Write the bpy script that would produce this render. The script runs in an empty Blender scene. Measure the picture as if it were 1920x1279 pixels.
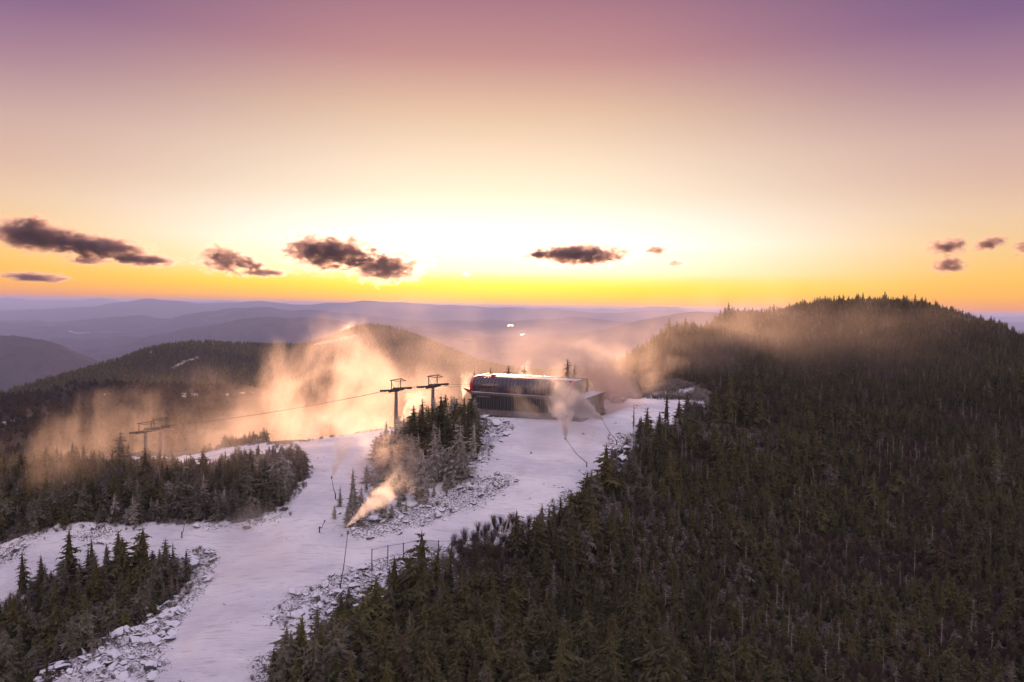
import bpy, math, random
import numpy as np
from mathutils import Vector, Matrix, noise as mnoise
R = math.radians
random.seed(11); rng = np.random.default_rng(11)
sc = bpy.context.scene
C = sc.collection

# ------------------------------------------------------------------ camera
F, CX, CY = 1478.0, 960.0, 639.5
HOR0, HORS = 575.5, 0.0172            # horizon height at the centre, slope
PITCH = math.atan((CY - HOR0) / F); ROLL = math.atan(HORS)
cd = bpy.data.cameras.new('camera'); cam = bpy.data.objects.new('camera', cd); C.objects.link(cam)
cd.sensor_width = 36; cd.lens = 36 * F / 1920; cd.clip_start = 0.5; cd.clip_end = 200000
CAMR = Matrix.Rotation(R(90) - PITCH, 3, 'X') @ Matrix.Rotation(ROLL, 3, 'Z')
cam.rotation_euler = CAMR.to_euler(); cam.location = (0, 0, 0)
sc.camera = cam
MR = np.array(CAMR)

def ray(px, py):
    v = MR @ np.array([(px - CX) / F, -(py - CY) / F, -1.0])
    return v / v[1]
def pt(px, py, Y): return ray(px, py) * Y
def topix(P):
    P = np.atleast_2d(P); q = P @ MR
    return CX + F * q[:, 0] / -q[:, 2], CY - F * q[:, 1] / -q[:, 2]

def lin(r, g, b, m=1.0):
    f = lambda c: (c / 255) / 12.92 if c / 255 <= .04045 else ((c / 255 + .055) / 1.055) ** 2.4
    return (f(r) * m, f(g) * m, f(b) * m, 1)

# ------------------------------------------------------------------ world
SUN_AZ, SUN_EL = R(-1.5), R(5.0)
w = bpy.data.worlds.new('World'); sc.world = w; w.use_nodes = True
nt = w.node_tree; nt.nodes.clear()
def N(nt, t, **k):
    n = nt.nodes.new(t)
    for a, b in k.items(): setattr(n, a, b)
    return n
def M_(nt, op, a, b=None, c=None, clamp=False):
    n = nt.nodes.new('ShaderNodeMath'); n.operation = op; n.use_clamp = clamp
    for i, v in enumerate((a, b, c)):
        if v is None: continue
        if isinstance(v, (int, float)): n.inputs[i].default_value = v
        else: nt.links.new(v, n.inputs[i])
    return n.outputs[0]
def maprange(nt, v, a, b, c=0., d=1., smooth=False):
    n = nt.nodes.new('ShaderNodeMapRange')
    if smooth: n.interpolation_type = 'SMOOTHSTEP'
    nt.links.new(v, n.inputs[0])
    for i, x in enumerate((a, b, c, d)): n.inputs[i + 1].default_value = x
    return n.outputs[0]
def mixc(nt, f, a, b, bt='MIX'):
    n = nt.nodes.new('ShaderNodeMix'); n.data_type = 'RGBA'; n.blend_type = bt
    for s, v in ((n.inputs[0], f), (n.inputs[6], a), (n.inputs[7], b)):
        if isinstance(v, (int, float, tuple)): s.default_value = v
        else: nt.links.new(v, s)
    return n.outputs[2]
tc = N(nt, 'ShaderNodeTexCoord'); sep = N(nt, 'ShaderNodeSeparateXYZ')
nt.links.new(tc.outputs['Generated'], sep.inputs[0])
el = M_(nt, 'ARCSINE', sep.outputs[2])
az = M_(nt, 'ABSOLUTE', M_(nt, 'SUBTRACT', M_(nt, 'ARCTAN2', sep.outputs[0], sep.outputs[1]), SUN_AZ))
E0, E1 = -5., 90.
def elev_fac(deg):                        # finer resolution near the horizon
    return ((deg - E0) / (E1 - E0)) ** 0.5
ef = M_(nt, 'POWER', M_(nt, 'DIVIDE', M_(nt, 'MAXIMUM', M_(nt, 'SUBTRACT', el, R(E0)), 0.0), R(E1 - E0)), 0.5)
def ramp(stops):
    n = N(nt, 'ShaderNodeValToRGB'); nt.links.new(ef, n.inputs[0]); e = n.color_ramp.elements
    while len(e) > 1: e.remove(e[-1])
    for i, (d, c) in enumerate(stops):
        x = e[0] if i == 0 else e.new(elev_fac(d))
        k_ = .80 if d < 25 else 1.0; x.position = elev_fac(d); x.color = (c[0] * k_, c[1] * k_, c[2] * k_, 1)  # low sky dimmed; unseen sky overhead kept brighter to light the snow
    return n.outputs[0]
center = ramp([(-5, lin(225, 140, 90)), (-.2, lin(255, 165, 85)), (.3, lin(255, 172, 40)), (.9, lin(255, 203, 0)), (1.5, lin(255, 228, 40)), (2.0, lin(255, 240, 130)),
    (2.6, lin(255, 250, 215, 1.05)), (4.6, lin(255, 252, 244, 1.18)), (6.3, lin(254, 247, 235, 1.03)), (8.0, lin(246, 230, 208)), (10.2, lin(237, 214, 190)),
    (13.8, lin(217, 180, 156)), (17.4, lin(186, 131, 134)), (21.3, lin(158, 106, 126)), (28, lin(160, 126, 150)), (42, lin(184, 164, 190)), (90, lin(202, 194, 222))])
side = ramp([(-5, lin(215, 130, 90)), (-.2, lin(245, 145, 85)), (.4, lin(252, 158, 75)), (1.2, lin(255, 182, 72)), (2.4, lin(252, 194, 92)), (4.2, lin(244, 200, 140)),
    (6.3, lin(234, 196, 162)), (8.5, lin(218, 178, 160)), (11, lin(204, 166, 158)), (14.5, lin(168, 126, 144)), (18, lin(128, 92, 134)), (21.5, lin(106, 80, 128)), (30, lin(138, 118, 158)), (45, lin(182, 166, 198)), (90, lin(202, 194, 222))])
back = ramp([(-5, lin(140, 130, 160)), (0, lin(150, 138, 170)), (4, lin(190, 160, 180)), (12, lin(240, 202, 200)), (25, lin(236, 206, 210)), (50, lin(214, 200, 218)), (90, lin(202, 194, 222))])  # unseen sky behind the camera, brightened as extra light on the snow
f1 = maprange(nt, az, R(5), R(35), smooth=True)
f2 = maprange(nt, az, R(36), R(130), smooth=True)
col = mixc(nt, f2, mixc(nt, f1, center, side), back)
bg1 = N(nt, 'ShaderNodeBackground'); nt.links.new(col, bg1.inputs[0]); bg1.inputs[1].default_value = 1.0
sky = N(nt, 'ShaderNodeTexSky'); sky.sky_type = 'NISHITA'; sky.sun_disc = False
sky.sun_elevation = SUN_EL; sky.sun_rotation = SUN_AZ
bg2 = N(nt, 'ShaderNodeBackground'); nt.links.new(sky.outputs[0], bg2.inputs[0]); bg2.inputs[1].default_value = 0.007
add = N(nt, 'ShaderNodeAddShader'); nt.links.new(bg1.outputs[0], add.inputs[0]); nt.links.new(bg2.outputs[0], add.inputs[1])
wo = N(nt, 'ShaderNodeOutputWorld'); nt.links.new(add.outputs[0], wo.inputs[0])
w.cycles.sampling_method = 'MANUAL'; w.cycles.sample_map_resolution = 512

sd = bpy.data.lights.new('sun', 'SUN'); so = bpy.data.objects.new('sun', sd); C.objects.link(so)
sd.energy = 5.0; sd.angle = R(10); sd.color = (1.0, 0.57, 0.34)
sdir = Vector((math.sin(SUN_AZ) * math.cos(SUN_EL), math.cos(SUN_AZ) * math.cos(SUN_EL), math.sin(SUN_EL)))
so.rotation_euler = sdir.to_track_quat('Z', 'Y').to_euler(); so.location = sdir * 300
vs = sc.view_settings
vs.view_transform = 'Standard'; vs.look = 'None'; vs.gamma = 1; vs.exposure = 0.34; vs.use_curve_mapping = False
cy = sc.cycles
cy.max_bounces = 5; cy.diffuse_bounces = 2; cy.glossy_bounces = 2; cy.transmission_bounces = 3
cy.volume_bounces = 3; cy.transparent_max_bounces = 12; cy.use_denoising = True
cy.volume_step_rate = 1.0; cy.volume_max_steps = 256

# ------------------------------------------------------------------ helpers
def mesh_obj(name, verts, faces, mats=None, parent=None, smooth=False, kind=None, mi=None):
    me = bpy.data.meshes.new(name); me.from_pydata([tuple(map(float, v)) for v in verts], [], faces); me.update()
    for m in (mats if isinstance(mats, (list, tuple)) else [mats] if mats else []): me.materials.append(m)
    if mi is not None: me.polygons.foreach_set('material_index', np.array(mi, np.int32))
    if smooth: me.polygons.foreach_set('use_smooth', [True] * len(me.polygons))
    o = bpy.data.objects.new(name, me); C.objects.link(o)
    if parent: o.parent = parent
    if kind: o['kind'] = kind
    return o
def empty(name, loc, label, cat, group=None, rotz=0):
    o = bpy.data.objects.new(name, None); C.objects.link(o); o.location = [float(v) for v in loc]
    o.rotation_euler = (0, 0, rotz); o.empty_display_size = .5
    tag(o, label, cat, group); return o
def tag(o, label, cat, group=None):
    o['label'] = label; o['category'] = cat
    if group: o['group'] = group
    return o
class MB:
    def __init__(s): s.v = []; s.f = []; s.m = []
    def add(s, vs_, fs_, m=0):
        b = len(s.v); s.v += [tuple(map(float, v)) for v in vs_]; s.f += [tuple(b + i for i in f) for f in fs_]; s.m += [m] * len(fs_); return s
    def box(s, a, b, m=0):
        (x0, y0, z0), (x1, y1, z1) = a, b
        return s.add([(x0,y0,z0),(x1,y0,z0),(x1,y1,z0),(x0,y1,z0),(x0,y0,z1),(x1,y0,z1),(x1,y1,z1),(x0,y1,z1)],
                     [(3,2,1,0),(4,5,6,7),(0,1,5,4),(1,2,6,5),(2,3,7,6),(3,0,4,7)], m)
    def tube(s, p, q, r0, r1=None, n=8, m=0, cap=True):
        r1 = r0 if r1 is None else r1; p = Vector(p); q = Vector(q); d = (q - p).normalized()
        a = d.orthogonal().normalized(); b = d.cross(a); vs_ = []
        for c, r in ((p, r0), (q, r1)):
            for i in range(n):
                t = 2 * math.pi * i / n; vs_.append(c + a * r * math.cos(t) + b * r * math.sin(t))
        fs_ = [(i, (i + 1) % n, n + (i + 1) % n, n + i) for i in range(n)]
        if cap: fs_ += [tuple(range(n - 1, -1, -1)), tuple(range(n, 2 * n))]
        return s.add(vs_, fs_, m)
    def build(s, name, mats, parent=None, smooth=False, kind=None):
        return mesh_obj(name, s.v, s.f, mats, parent, smooth, kind, s.m)

_perm = rng.permutation(4096)
def _h(ix, iy, s): return _perm[(_perm[(ix + s * 131) & 4095] + iy * 17) & 4095] / 4095.0
def vnoise(x, y, s=0):
    ix = np.floor(x).astype(int); iy = np.floor(y).astype(int); fx = x - ix; fy = y - iy
    fx = fx * fx * (3 - 2 * fx); fy = fy * fy * (3 - 2 * fy)
    a = _h(ix, iy, s); b = _h(ix + 1, iy, s); c = _h(ix, iy + 1, s); d = _h(ix + 1, iy + 1, s)
    return (a * (1 - fx) + b * fx) * (1 - fy) + (c * (1 - fx) + d * fx) * fy - .5
def fbm(x, y, oct=4, s=0):
    r = 0; a = 1
    for i in range(oct):
        r = r + a * vnoise(x, y, s + i); x = x * 2.03 + 7.1; y = y * 2.03 + 3.7; a *= .5
    return r
def inpoly(x, y, P):
    P = np.asarray(P); r = np.zeros(np.shape(x), bool); n = len(P); j = n - 1
    for i in range(n):
        xi, yi = P[i]; xj, yj = P[j]
        c = ((yi > y) != (yj > y)) & (x < (xj - xi) * (y - yi) / (yj - yi + 1e-12) + xi)
        r ^= c; j = i
    return r
def rbf(P, z, lam=1e-3):
    P = np.asarray(P, float); z = np.asarray(z, float); n = len(P)
    def K(A, B):
        d2 = ((A[:, None, :] - B[None, :, :]) ** 2).sum(-1)
        return .5 * d2 * np.log(d2 + 1e-9)
    A = np.zeros((n + 3, n + 3)); A[:n, :n] = K(P, P) + lam * np.eye(n)
    A[:n, n] = 1; A[:n, n + 1:] = P; A[n, :n] = 1; A[n + 1:, :n] = P.T
    s = np.linalg.solve(A, np.concatenate([z, np.zeros(3)]))
    def f(Q):
        Q = np.asarray(Q, float); out = np.zeros(len(Q))
        for i in range(0, len(Q), 20000):
            q = Q[i:i + 20000]; out[i:i + 20000] = K(q, P) @ s[:n] + s[n] + q @ s[n + 1:]
        return out
    return f

# ------------------------------------------------------------------ near terrain
CT = [(-150,1279,84),(0,1279,78),(150,1279,74),(380,1279,70),(550,1279,70),(750,1279,72),(960,1279,76),(1200,1279,80),(1500,1279,86),(1920,1279,92),(2150,1279,95),
 (0,1150,95),(150,1150,93),(400,1150,86),(600,1120,90),(800,1150,90),(1100,1150,98),(1500,1150,106),(1920,1150,112),
 (-150,1060,108),(0,1040,108),(100,1010,110),(350,980,113),(500,1050,101),(700,1030,103),(870,1010,108),(1100,1030,112),(1500,1030,128),(1920,1030,136),
 (560,930,122),(450,960,117),(250,965,116),(650,960,113),(800,940,122),(960,930,124),(1070,930,125),(1300,930,136),(1600,930,152),(1920,930,162),
 (560,880,142),(640,860,155),(900,850,142),(1000,850,146),(1120,840,152),(1300,860,160),(1600,850,182),(1920,850,195),(2150,850,205),
 (800,880,137),(830,812,165),(770,812,178),(560,832,175),(650,814,185),(746,801,196),(800,785,200),
 (900,785,172),(1000,789,172),(1092,797,168),(1180,790,170),(1250,768,188),(1180,752,205),(1300,752,203),(1100,755,205),(1250,733,216),(1330,735,214),
 (1200,720,235),(1300,700,250),(1300,650,300),(1500,750,222),(1500,680,268),(1500,620,318),(1920,750,235),(1920,690,285),
 (1130,712,250),(1200,670,280),(1250,648,300),(1330,620,330),(1400,605,342),(1480,588,352),(1600,577,362),(1700,580,362),(1800,598,352),(1920,637,335),(2100,690,320),
 (0,900,150),(200,950,118),(200,880,150),(100,880,152),(280,930,128),(280,895,165),(420,850,165),(280,873,205),(280,853,228),(400,843,215),(480,835,195),(-150,900,150),(0,870,170)]
P = [pt(*c) for c in CT]
P += [np.array(v) for v in [(-60,225,-48),(-30,228,-44),(0,235,-37),(25,240,-32),(-100,260,-66),(-150,230,-58),(-220,180,-50),(-200,300,-90),(-50,300,-80),(30,300,-58),(0,480,-125),(-250,480,-130),
    (75,365,-62),(50,315,-60),(120,430,-75),(180,470,-70),(280,470,-70),(360,400,-55),(330,200,-32),(330,270,-30),(260,100,-50),(180,60,-50),(-150,60,-44),(-250,100,-45),(0,35,-42),(-300,480,-140),(450,480,-90)]]
P = np.array(P)
_H = rbf(P[:, :2] / 100, P[:, 2], 2e-4)
BA = pt(885, 735, 180); BB = pt(1092, 752.5, 170)
BU = (BB - BA)[:2]; BLEN = float(np.hypot(*BU)); BU = BU / BLEN; BV = np.array([-BU[1], BU[0]])
BZ = -24.7                                          # station ground level
def pad_mask(x, y):
    dx = x - BA[0]; dy = y - BA[1]; a = dx * BU[0] + dy * BU[1]; b = dx * BV[0] + dy * BV[1]
    d = np.maximum(np.maximum(-a - 1, a - BLEN - 1), np.maximum(-b - 2, b - 20))
    return np.clip(1 - d / 6, 0, 1)
def Hbase(x, y):
    sh = np.shape(x); x = np.ravel(np.asarray(x, float)); y = np.ravel(np.asarray(y, float))
    z = _H(np.stack([x, y], 1) / 100); m = pad_mask(x, y); m = m * m * (3 - 2 * m)
    z = z * (1 - m) + BZ * m
    return z.reshape(sh) if sh else float(z[0])
def hit(px, py, y0=50, y1=420, H=None):
    H = H or Hbase; d = ray(px, py); Y = np.linspace(y0, y1, 900)
    h = H(d[0] * Y, Y) - d[2] * Y
    i = np.argmax(h > 0)
    if i == 0 and not h[0] > 0: i = int(np.argmax(h))
    Yh = Y[i]; return np.array([d[0] * Yh, Yh])
def wpoly(pp, **k): return np.array([hit(a, b, **k) for a, b in pp])
SNOW = [wpoly([(530,836),(600,822),(715,799),(770,792),(830,784),(885,781),(1000,786),(1130,783),(1134,760),(1140,748),(1200,748),(1282,748),(1290,775),(1262,806),(1200,818),(1155,858),(1140,905),(1080,955),(1040,985),(950,1020),(870,1045),(760,1070),(710,1110),(660,1150),(600,1200),(560,1240),(500,1290),(500,1420),(40,1420),(60,1300),(120,1260),(230,1190),(310,1135),(350,1085),(330,1062),(250,1058),(130,1075),(60,1105),(0,1145),(-150,1200),(-150,1060),(0,1022),(100,1003),(200,985),(330,977),(400,975),(480,970),(540,945),(575,900),(570,860)]),
        wpoly([(190,872),(230,858),(330,856),(420,846),(520,838),(540,850),(440,858),(340,882),(230,878)]),
        wpoly([(1205,745),(1215,728),(1260,718),(1330,738),(1330,772),(1215,755)])]
ROCK = [wpoly(p) for p in [
 [(60,1290),(150,1225),(250,1160),(320,1110),(352,1085),(330,1040),(345,1022),(400,1030),(412,1062),(385,1100),(350,1150),(325,1190),(315,1230),(290,1300)],
 [(495,1160),(560,1110),(640,1070),(700,1048),(800,1028),(870,1018),(890,1030),(790,1062),(730,1095),(690,1140),(640,1165),(600,1180),(560,1190),(510,1172)],
 [(630,1000),(660,975),(710,965),(780,950),(860,905),(930,890),(975,905),(940,948),(860,972),(780,990),(700,1005)],
 [(890,785),(950,790),(965,805),(930,835),(915,880),(880,900),(900,830)],
 [(1140,815),(1195,822),(1190,860),(1160,905),(1140,880)],
 [(985,975),(1080,922),(1095,950),(1030,990)],
 [(130,1003),(225,982),(225,1012),(150,1032)],[(-20,1030),(60,1008),(90,1020),(0,1075),(-20,1100)],
 [(455,1260),(560,1190),(610,1190),(570,1240),(480,1300)],[(1205,745),(1215,728),(1260,718),(1330,738),(1330,760),(1215,752)],
 [(330,990),(400,978),(480,972),(540,950),(545,965),(480,985),(380,992)],[(855,1020),(960,970),(990,985),(960,1012),(870,1042)]]]
COPSE = wpoly([(612,990),(650,930),(690,905),(705,860),(735,832),(800,800),(890,790),(912,800),(915,830),(905,862),(862,908),(820,942),(760,962),(700,982),(650,998)])
def soft(polys, x, y, amp, seed):
    r = np.zeros(np.shape(x))
    for k in range(5):
        a = k * 1.2566; ox = amp * .5 * math.cos(a); oy = amp * .5 * math.sin(a)
        xx = x + ox + amp * 1.2 * fbm(x / (amp * 2), y / (amp * 2), 3, seed); yy = y + oy + amp * 1.2 * fbm(x / (amp * 2), y / (amp * 2), 3, seed + 9)
        m = np.zeros(np.shape(x), bool)
        for p in polys: m |= inpoly(xx, yy, p)
        r += m / 5
    return r
def Hnear(x, y, masks=None):
    z = Hbase(x, y); x = np.asarray(x, float); y = np.asarray(y, float)
    pm = 1 - pad_mask(x, y)
    z = z + pm * (1.2 * fbm(x / 22, y / 22, 3, 3) + .25 * fbm(x / 5, y / 5, 3, 8))
    if masks is not None:
        rk = masks
        z = z + rk * pm * (1.3 * np.abs(fbm(x / 3.2, y / 3.2, 4, 21)) + .35 * fbm(x / .9, y / .9, 2, 25))
    return z
def grid(u0, u1, nu, y0, y1, ny):
    u = np.linspace(u0, u1, nu); y = np.exp(np.linspace(math.log(y0), math.log(y1), ny))
    U, Y = np.meshgrid(u, y); return U * Y, Y
def grid_mesh(name, X, Y, Z, mat, attrs=None, kind='structure'):
    ny, nx = X.shape; co = np.stack([X, Y, Z], -1).reshape(-1, 3).astype(np.float32)
    i = np.arange(ny * nx).reshape(ny, nx)
    q = np.stack([i[:-1, :-1], i[:-1, 1:], i[1:, 1:], i[1:, :-1]], -1).reshape(-1, 4).astype(np.int32)
    me = bpy.data.meshes.new(name); me.vertices.add(len(co)); me.vertices.foreach_set('co', co.ravel())
    me.loops.add(q.size); me.loops.foreach_set('vertex_index', q.ravel())
    me.polygons.add(len(q)); me.polygons.foreach_set('loop_start', np.arange(0, q.size, 4, dtype=np.int32))
    me.polygons.foreach_set('loop_total', np.full(len(q), 4, np.int32)); me.update(calc_edges=True)
    me.polygons.foreach_set('use_smooth', [True] * len(q))
    for k, v in (attrs or {}).items():
        a = me.attributes.new(k, 'FLOAT', 'POINT'); a.data.foreach_set('value', v.ravel().astype(np.float32))
    me.materials.append(mat); o = bpy.data.objects.new(name, me); C.objects.link(o); o['kind'] = kind
    return o

# ------------------------------------------------------------------ materials
def mat(name, base=(.5, .5, .5, 1), rough=.7, spec=.3, metal=0.):
    m = bpy.data.materials.new(name); m.use_nodes = True; b = m.node_tree.nodes['Principled BSDF']
    b.inputs['Base Color'].default_value = base if len(base) == 4 else (*base, 1)
    b.inputs['Roughness'].default_value = rough; b.inputs['Specular IOR Level'].default_value = spec
    b.inputs['Metallic'].default_value = metal
    return m, m.node_tree, b
def noise_tex(nt, vec, scale, detail=4, rough=.55, dist=0):
    n = N(nt, 'ShaderNodeTexNoise'); n.inputs['Scale'].default_value = scale; n.inputs['Detail'].default_value = detail
    n.inputs['Roughness'].default_value = rough; n.inputs['Distortion'].default_value = dist
    if vec is not None: nt.links.new(vec, n.inputs['Vector'])
    return n.outputs[0]
def worn(name, c1, c2, scale=1.5, rough=.7, metal=0., snow=0.):
    m, nt, b = mat(name, c1, rough, .4, metal)
    g = N(nt, 'ShaderNodeNewGeometry'); n = noise_tex(nt, g.outputs['Position'], scale, 5)
    c = mixc(nt, maprange(nt, n, .35, .65), (*c1, 1), (*c2, 1))
    if snow:
        s = N(nt, 'ShaderNodeSeparateXYZ'); nt.links.new(g.outputs['Normal'], s.inputs[0])
        f = M_(nt, 'MULTIPLY', maprange(nt, M_(nt, 'ADD', s.outputs[2], M_(nt, 'MULTIPLY', M_(nt, 'SUBTRACT', n, .5), .9)), .3, .6), snow)
        c = mixc(nt, f, c, (.74, .76, .82, 1))
    nt.links.new(c, b.inputs['Base Color'])
    return m
# ground: snow with stones, dirt and forest floor
m_ground, nt, b = mat('snow_ground', rough=.65, spec=.25)
g = N(nt, 'ShaderNodeNewGeometry'); pos = g.outputs['Position']
a1 = N(nt, 'ShaderNodeAttribute', attribute_name='snow').outputs['Fac']; a2 = N(nt, 'ShaderNodeAttribute', attribute_name='rocky').outputs['Fac']
nz = N(nt, 'ShaderNodeSeparateXYZ'); nt.links.new(g.outputs['Normal'], nz.inputs[0])
n1 = noise_tex(nt, pos, 1.1, 6, .65); n2 = noise_tex(nt, pos, 3.5, 5, .7); n3 = noise_tex(nt, pos, .12, 4)
mp = N(nt, 'ShaderNodeMapping'); nt.links.new(pos, mp.inputs[0]); mp.inputs['Rotation'].default_value = (0, 0, .45); mp.inputs['Scale'].default_value = (.35, 2.2, 1)
n4 = noise_tex(nt, mp.outputs[0], 1.0, 6, .7)
floor_c = mixc(nt, maprange(nt, n1, .35, .65), (.035, .027, .018, 1), (.10, .075, .055, 1))
floor_c = mixc(nt, maprange(nt, n2, .56, .66), floor_c, (.55, .55, .6, 1))
rock_c = mixc(nt, n2, (.05, .052, .065, 1), (.17, .16, .17, 1))
snow_c = mixc(nt, maprange(nt, n3, .35, .65), (.88, .87, .88, 1), (.66, .66, .72, 1))
snow_c = mixc(nt, maprange(nt, n4, .52, .70, 0, .55), snow_c, (.30, .27, .27, 1))
th = M_(nt, 'SUBTRACT', .72, M_(nt, 'MULTIPLY', a2, .20))
rk = maprange(nt, M_(nt, 'SUBTRACT', n2, th), -.03, .03)
snow_c = mixc(nt, rk, snow_c, rock_c)
edge = M_(nt, 'ADD', a1, M_(nt, 'MULTIPLY', M_(nt, 'SUBTRACT', n1, .5), .9))
c = mixc(nt, maprange(nt, edge, .38, .62), floor_c, snow_c)
nt.links.new(c, b.inputs['Base Color'])
bp = N(nt, 'ShaderNodeBump'); bp.inputs['Strength'].default_value = .7; bp.inputs['Distance'].default_value = .35
nt.links.new(M_(nt, 'ADD', n2, M_(nt, 'MULTIPLY', n4, .5)), bp.inputs['Height']); nt.links.new(bp.outputs[0], b.inputs['Normal'])

def foliage(name, c1, c2, c3, frost=0.):
    m, nt, b = mat(name, c1, 1., 0.)
    oi = N(nt, 'ShaderNodeObjectInfo'); g = N(nt, 'ShaderNodeNewGeometry')
    n = noise_tex(nt, g.outputs['Position'], 2.2, 4)
    c = mixc(nt, maprange(nt, oi.outputs['Random'], 0, 1), (*c1, 1), (*c2, 1))
    c = mixc(nt, maprange(nt, n, .42, .68, 0, .8), c, (*c3, 1))
    nl = noise_tex(nt, g.outputs['Position'], .05, 4, .6)
    c = mixc(nt, maprange(nt, nl, .36, .60, .42, 0), c, (.016, .020, .012, 1))
    r2 = M_(nt, 'FRACT', M_(nt, 'MULTIPLY', oi.outputs['Random'], 17.3))
    c = mixc(nt, maprange(nt, r2, .9, 1, 0, .55), c, (.10, .055, .03, 1))
    if frost:
        n2 = noise_tex(nt, g.outputs['Position'], 1.4, 5, .7)
        f = M_(nt, 'MULTIPLY', maprange(nt, n2, .30, .56), frost, clamp=True)
        f = M_(nt, 'MULTIPLY', f, maprange(nt, r2, 0, 1, .65, 1.))
        c = mixc(nt, f, c, (.66, .62, .60, 1))
    nt.links.new(c, b.inputs['Base Color'])
    tl = N(nt, 'ShaderNodeBsdfTranslucent'); nt.links.new(mixc(nt, 1.0, c, (1.0, .95, .55, 1), 'MULTIPLY'), tl.inputs[0])
    ms = N(nt, 'ShaderNodeMixShader'); ms.inputs[0].default_value = .42; nt.links.new(b.outputs[0], ms.inputs[1]); nt.links.new(tl.outputs[0], ms.inputs[2])
    nt.links.new(ms.outputs[0], nt.nodes['Material Output'].inputs[0]); return m
m_fol = foliage('spruce_needles', (.030, .044, .011), (.135, .130, .034), (.195, .168, .060), .11)
m_frost = foliage('frosted_needles', (.045, .05, .04), (.07, .065, .05), (.16, .14, .12), .95)
m_half = foliage('half_frosted_needles', (.035, .046, .014), (.095, .090, .035), (.15, .14, .07), .34)
m_bark = worn('bark', (.10, .08, .065), (.20, .17, .15), 6)
m_dead = worn('dead_wood', (.20, .17, .15), (.36, .32, .30), 5)
m_birch = worn('pale_birch', (.45, .36, .28), (.60, .50, .40), 5)
m_brush = foliage('bare_twigs', (.085, .055, .038), (.13, .085, .06), (.10, .07, .05), .12)
m_rock = worn('dusted_rock', (.045, .05, .065), (.14, .14, .155), 1.6, .8, 0, .93)
m_steel = worn('galvanised_steel', (.16, .14, .14), (.26, .23, .23), 3, .5, .3, .25)
m_dark = worn('dark_steel', (.03, .028, .03), (.06, .055, .055), 3, .5, .2)
m_red = worn('red_paint', (.50, .02, .02), (.38, .015, .02), 2, .45, 0, .25)
m_wall = worn('dark_cladding', (.012, .015, .012), (.022, .025, .022), .6, .5, .1)
m_seam = worn('pale_seam', (.07, .065, .07), (.12, .115, .12), 2, .5)
m_conc = worn('concrete', (.16, .14, .135), (.24, .21, .20), .8, .85, 0, .2)
m_roof = worn('snowy_roof', (.14, .13, .15), (.30, .28, .31), .5, .7, 0, .6)
m_tan = worn('tan_cladding', (.26, .20, .16), (.34, .27, .22), .7, .6)
m_rope = worn('steel_rope', (.07, .055, .05), (.10, .08, .07), 1)
m_net = worn('fence_mesh', (.05, .035, .04), (.09, .06, .06), 4)
m_car = worn('vehicle_paint', (.16, .13, .14), (.22, .18, .19), 3, .5, 0, .9)
m_glass, nt, b = mat('dark_glass', (.03, .03, .045, 1), .12, .6)
m_pane, nt, b = mat('tinted_pane', (.05, .045, .075, 1), .25, .8)
out = nt.nodes['Material Output']; tr = N(nt, 'ShaderNodeBsdfTransparent'); tr.inputs[0].default_value = (.75, .6, .55, 1)
mx = N(nt, 'ShaderNodeMixShader'); mx.inputs[0].default_value = .78
nt.links.new(tr.outputs[0], mx.inputs[1]); nt.links.new(b.outputs[0], mx.inputs[2]); nt.links.new(mx.outputs[0], out.inputs[0])
m_water, nt, b = mat('lake_water', (.03, .04, .05, 1), .2, .6)

# ------------------------------------------------------------------ near ground
X, Y = grid(-1.0, 1.15, 520, 42, 470, 380)
s_m = soft(SNOW, X, Y, 2.2, 40); r_m = soft(ROCK, X, Y, 1.6, 60)
cp_m = soft([COPSE], X, Y, 1.5, 70); r_m = np.maximum(r_m, cp_m * .6)
r_m = np.maximum(r_m, .5 * (s_m > .1) * np.clip(1.1 - s_m, 0, 1) * 2 + .12 * (s_m > .5) * (fbm(X / 7, Y / 7, 3, 99) > .08))
Z = Hnear(X, Y, r_m)
ground = grid_mesh('ground', X, Y, Z, m_ground, {'snow': s_m, 'rocky': r_m})
def gz(x, y):
    a = np.asarray(x, float); bb = np.asarray(y, float)
    r = soft(ROCK, a, bb, 1.6, 60)
    return Hnear(a, bb, r)
def ground_at(px, py, **k):
    q = hit(px, py, **k); return np.array([q[0], q[1], float(gz(q[:1], q[1:2])[0])])

# ------------------------------------------------------------------ middle mountain
CM = [(-100,785,520),(0,752,600),(100,719,750),(200,684,900),(290,655,1050),(400,647,1150),(530,649,1250),(548,652,1300),(620,637,1500),(680,629,1600),(740,643,1600),(820,663,1600),(900,690,1550),
 (0,850,380),(150,850,385),(300,850,400),(500,850,420),(700,850,430),(900,820,450),(0,800,470),(150,770,600),(300,740,650),(500,740,700),(700,720,900),(850,735,1000),(300,700,850),(450,690,950),(620,690,1100),(-100,850,380)]
Pm = [pt(*c) for c in CM] + [np.array(v) for v in [(-900,1600,-330),(-400,2300,-330),(0,2600,-350),(500,2400,-360),(800,1600,-330),(500,900,-230),(350,450,-150),(0,200,-100),(-250,200,-100),(200,250,-110),(-1000,900,-320),(-600,450,-190),(-400,250,-130),(200,1500,-130),(-300,1700,-140)]]
Pm = np.array(Pm); lc = lambda x, y: np.stack([x / y * 2.2, np.log(y / 600.)], 1)
_Hm = rbf(lc(Pm[:, 0], Pm[:, 1]), Pm[:, 2], 1e-3)
def Hmid(x, y):
    x = np.asarray(x, float); y = np.asarray(y, float); sh = x.shape
    z = _Hm(lc(x.ravel(), y.ravel())).reshape(sh)
    return z + 7 * fbm(x / 160, y / 160, 4, 90) * np.clip(y / 900, .3, 1)
X, Y = grid(-1.0, .75, 360, 230, 2600, 260)
Z = Hmid(X, Y)
mhit = lambda pp: wpoly(pp, y0=300, y1=2400, H=Hmid)
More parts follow.
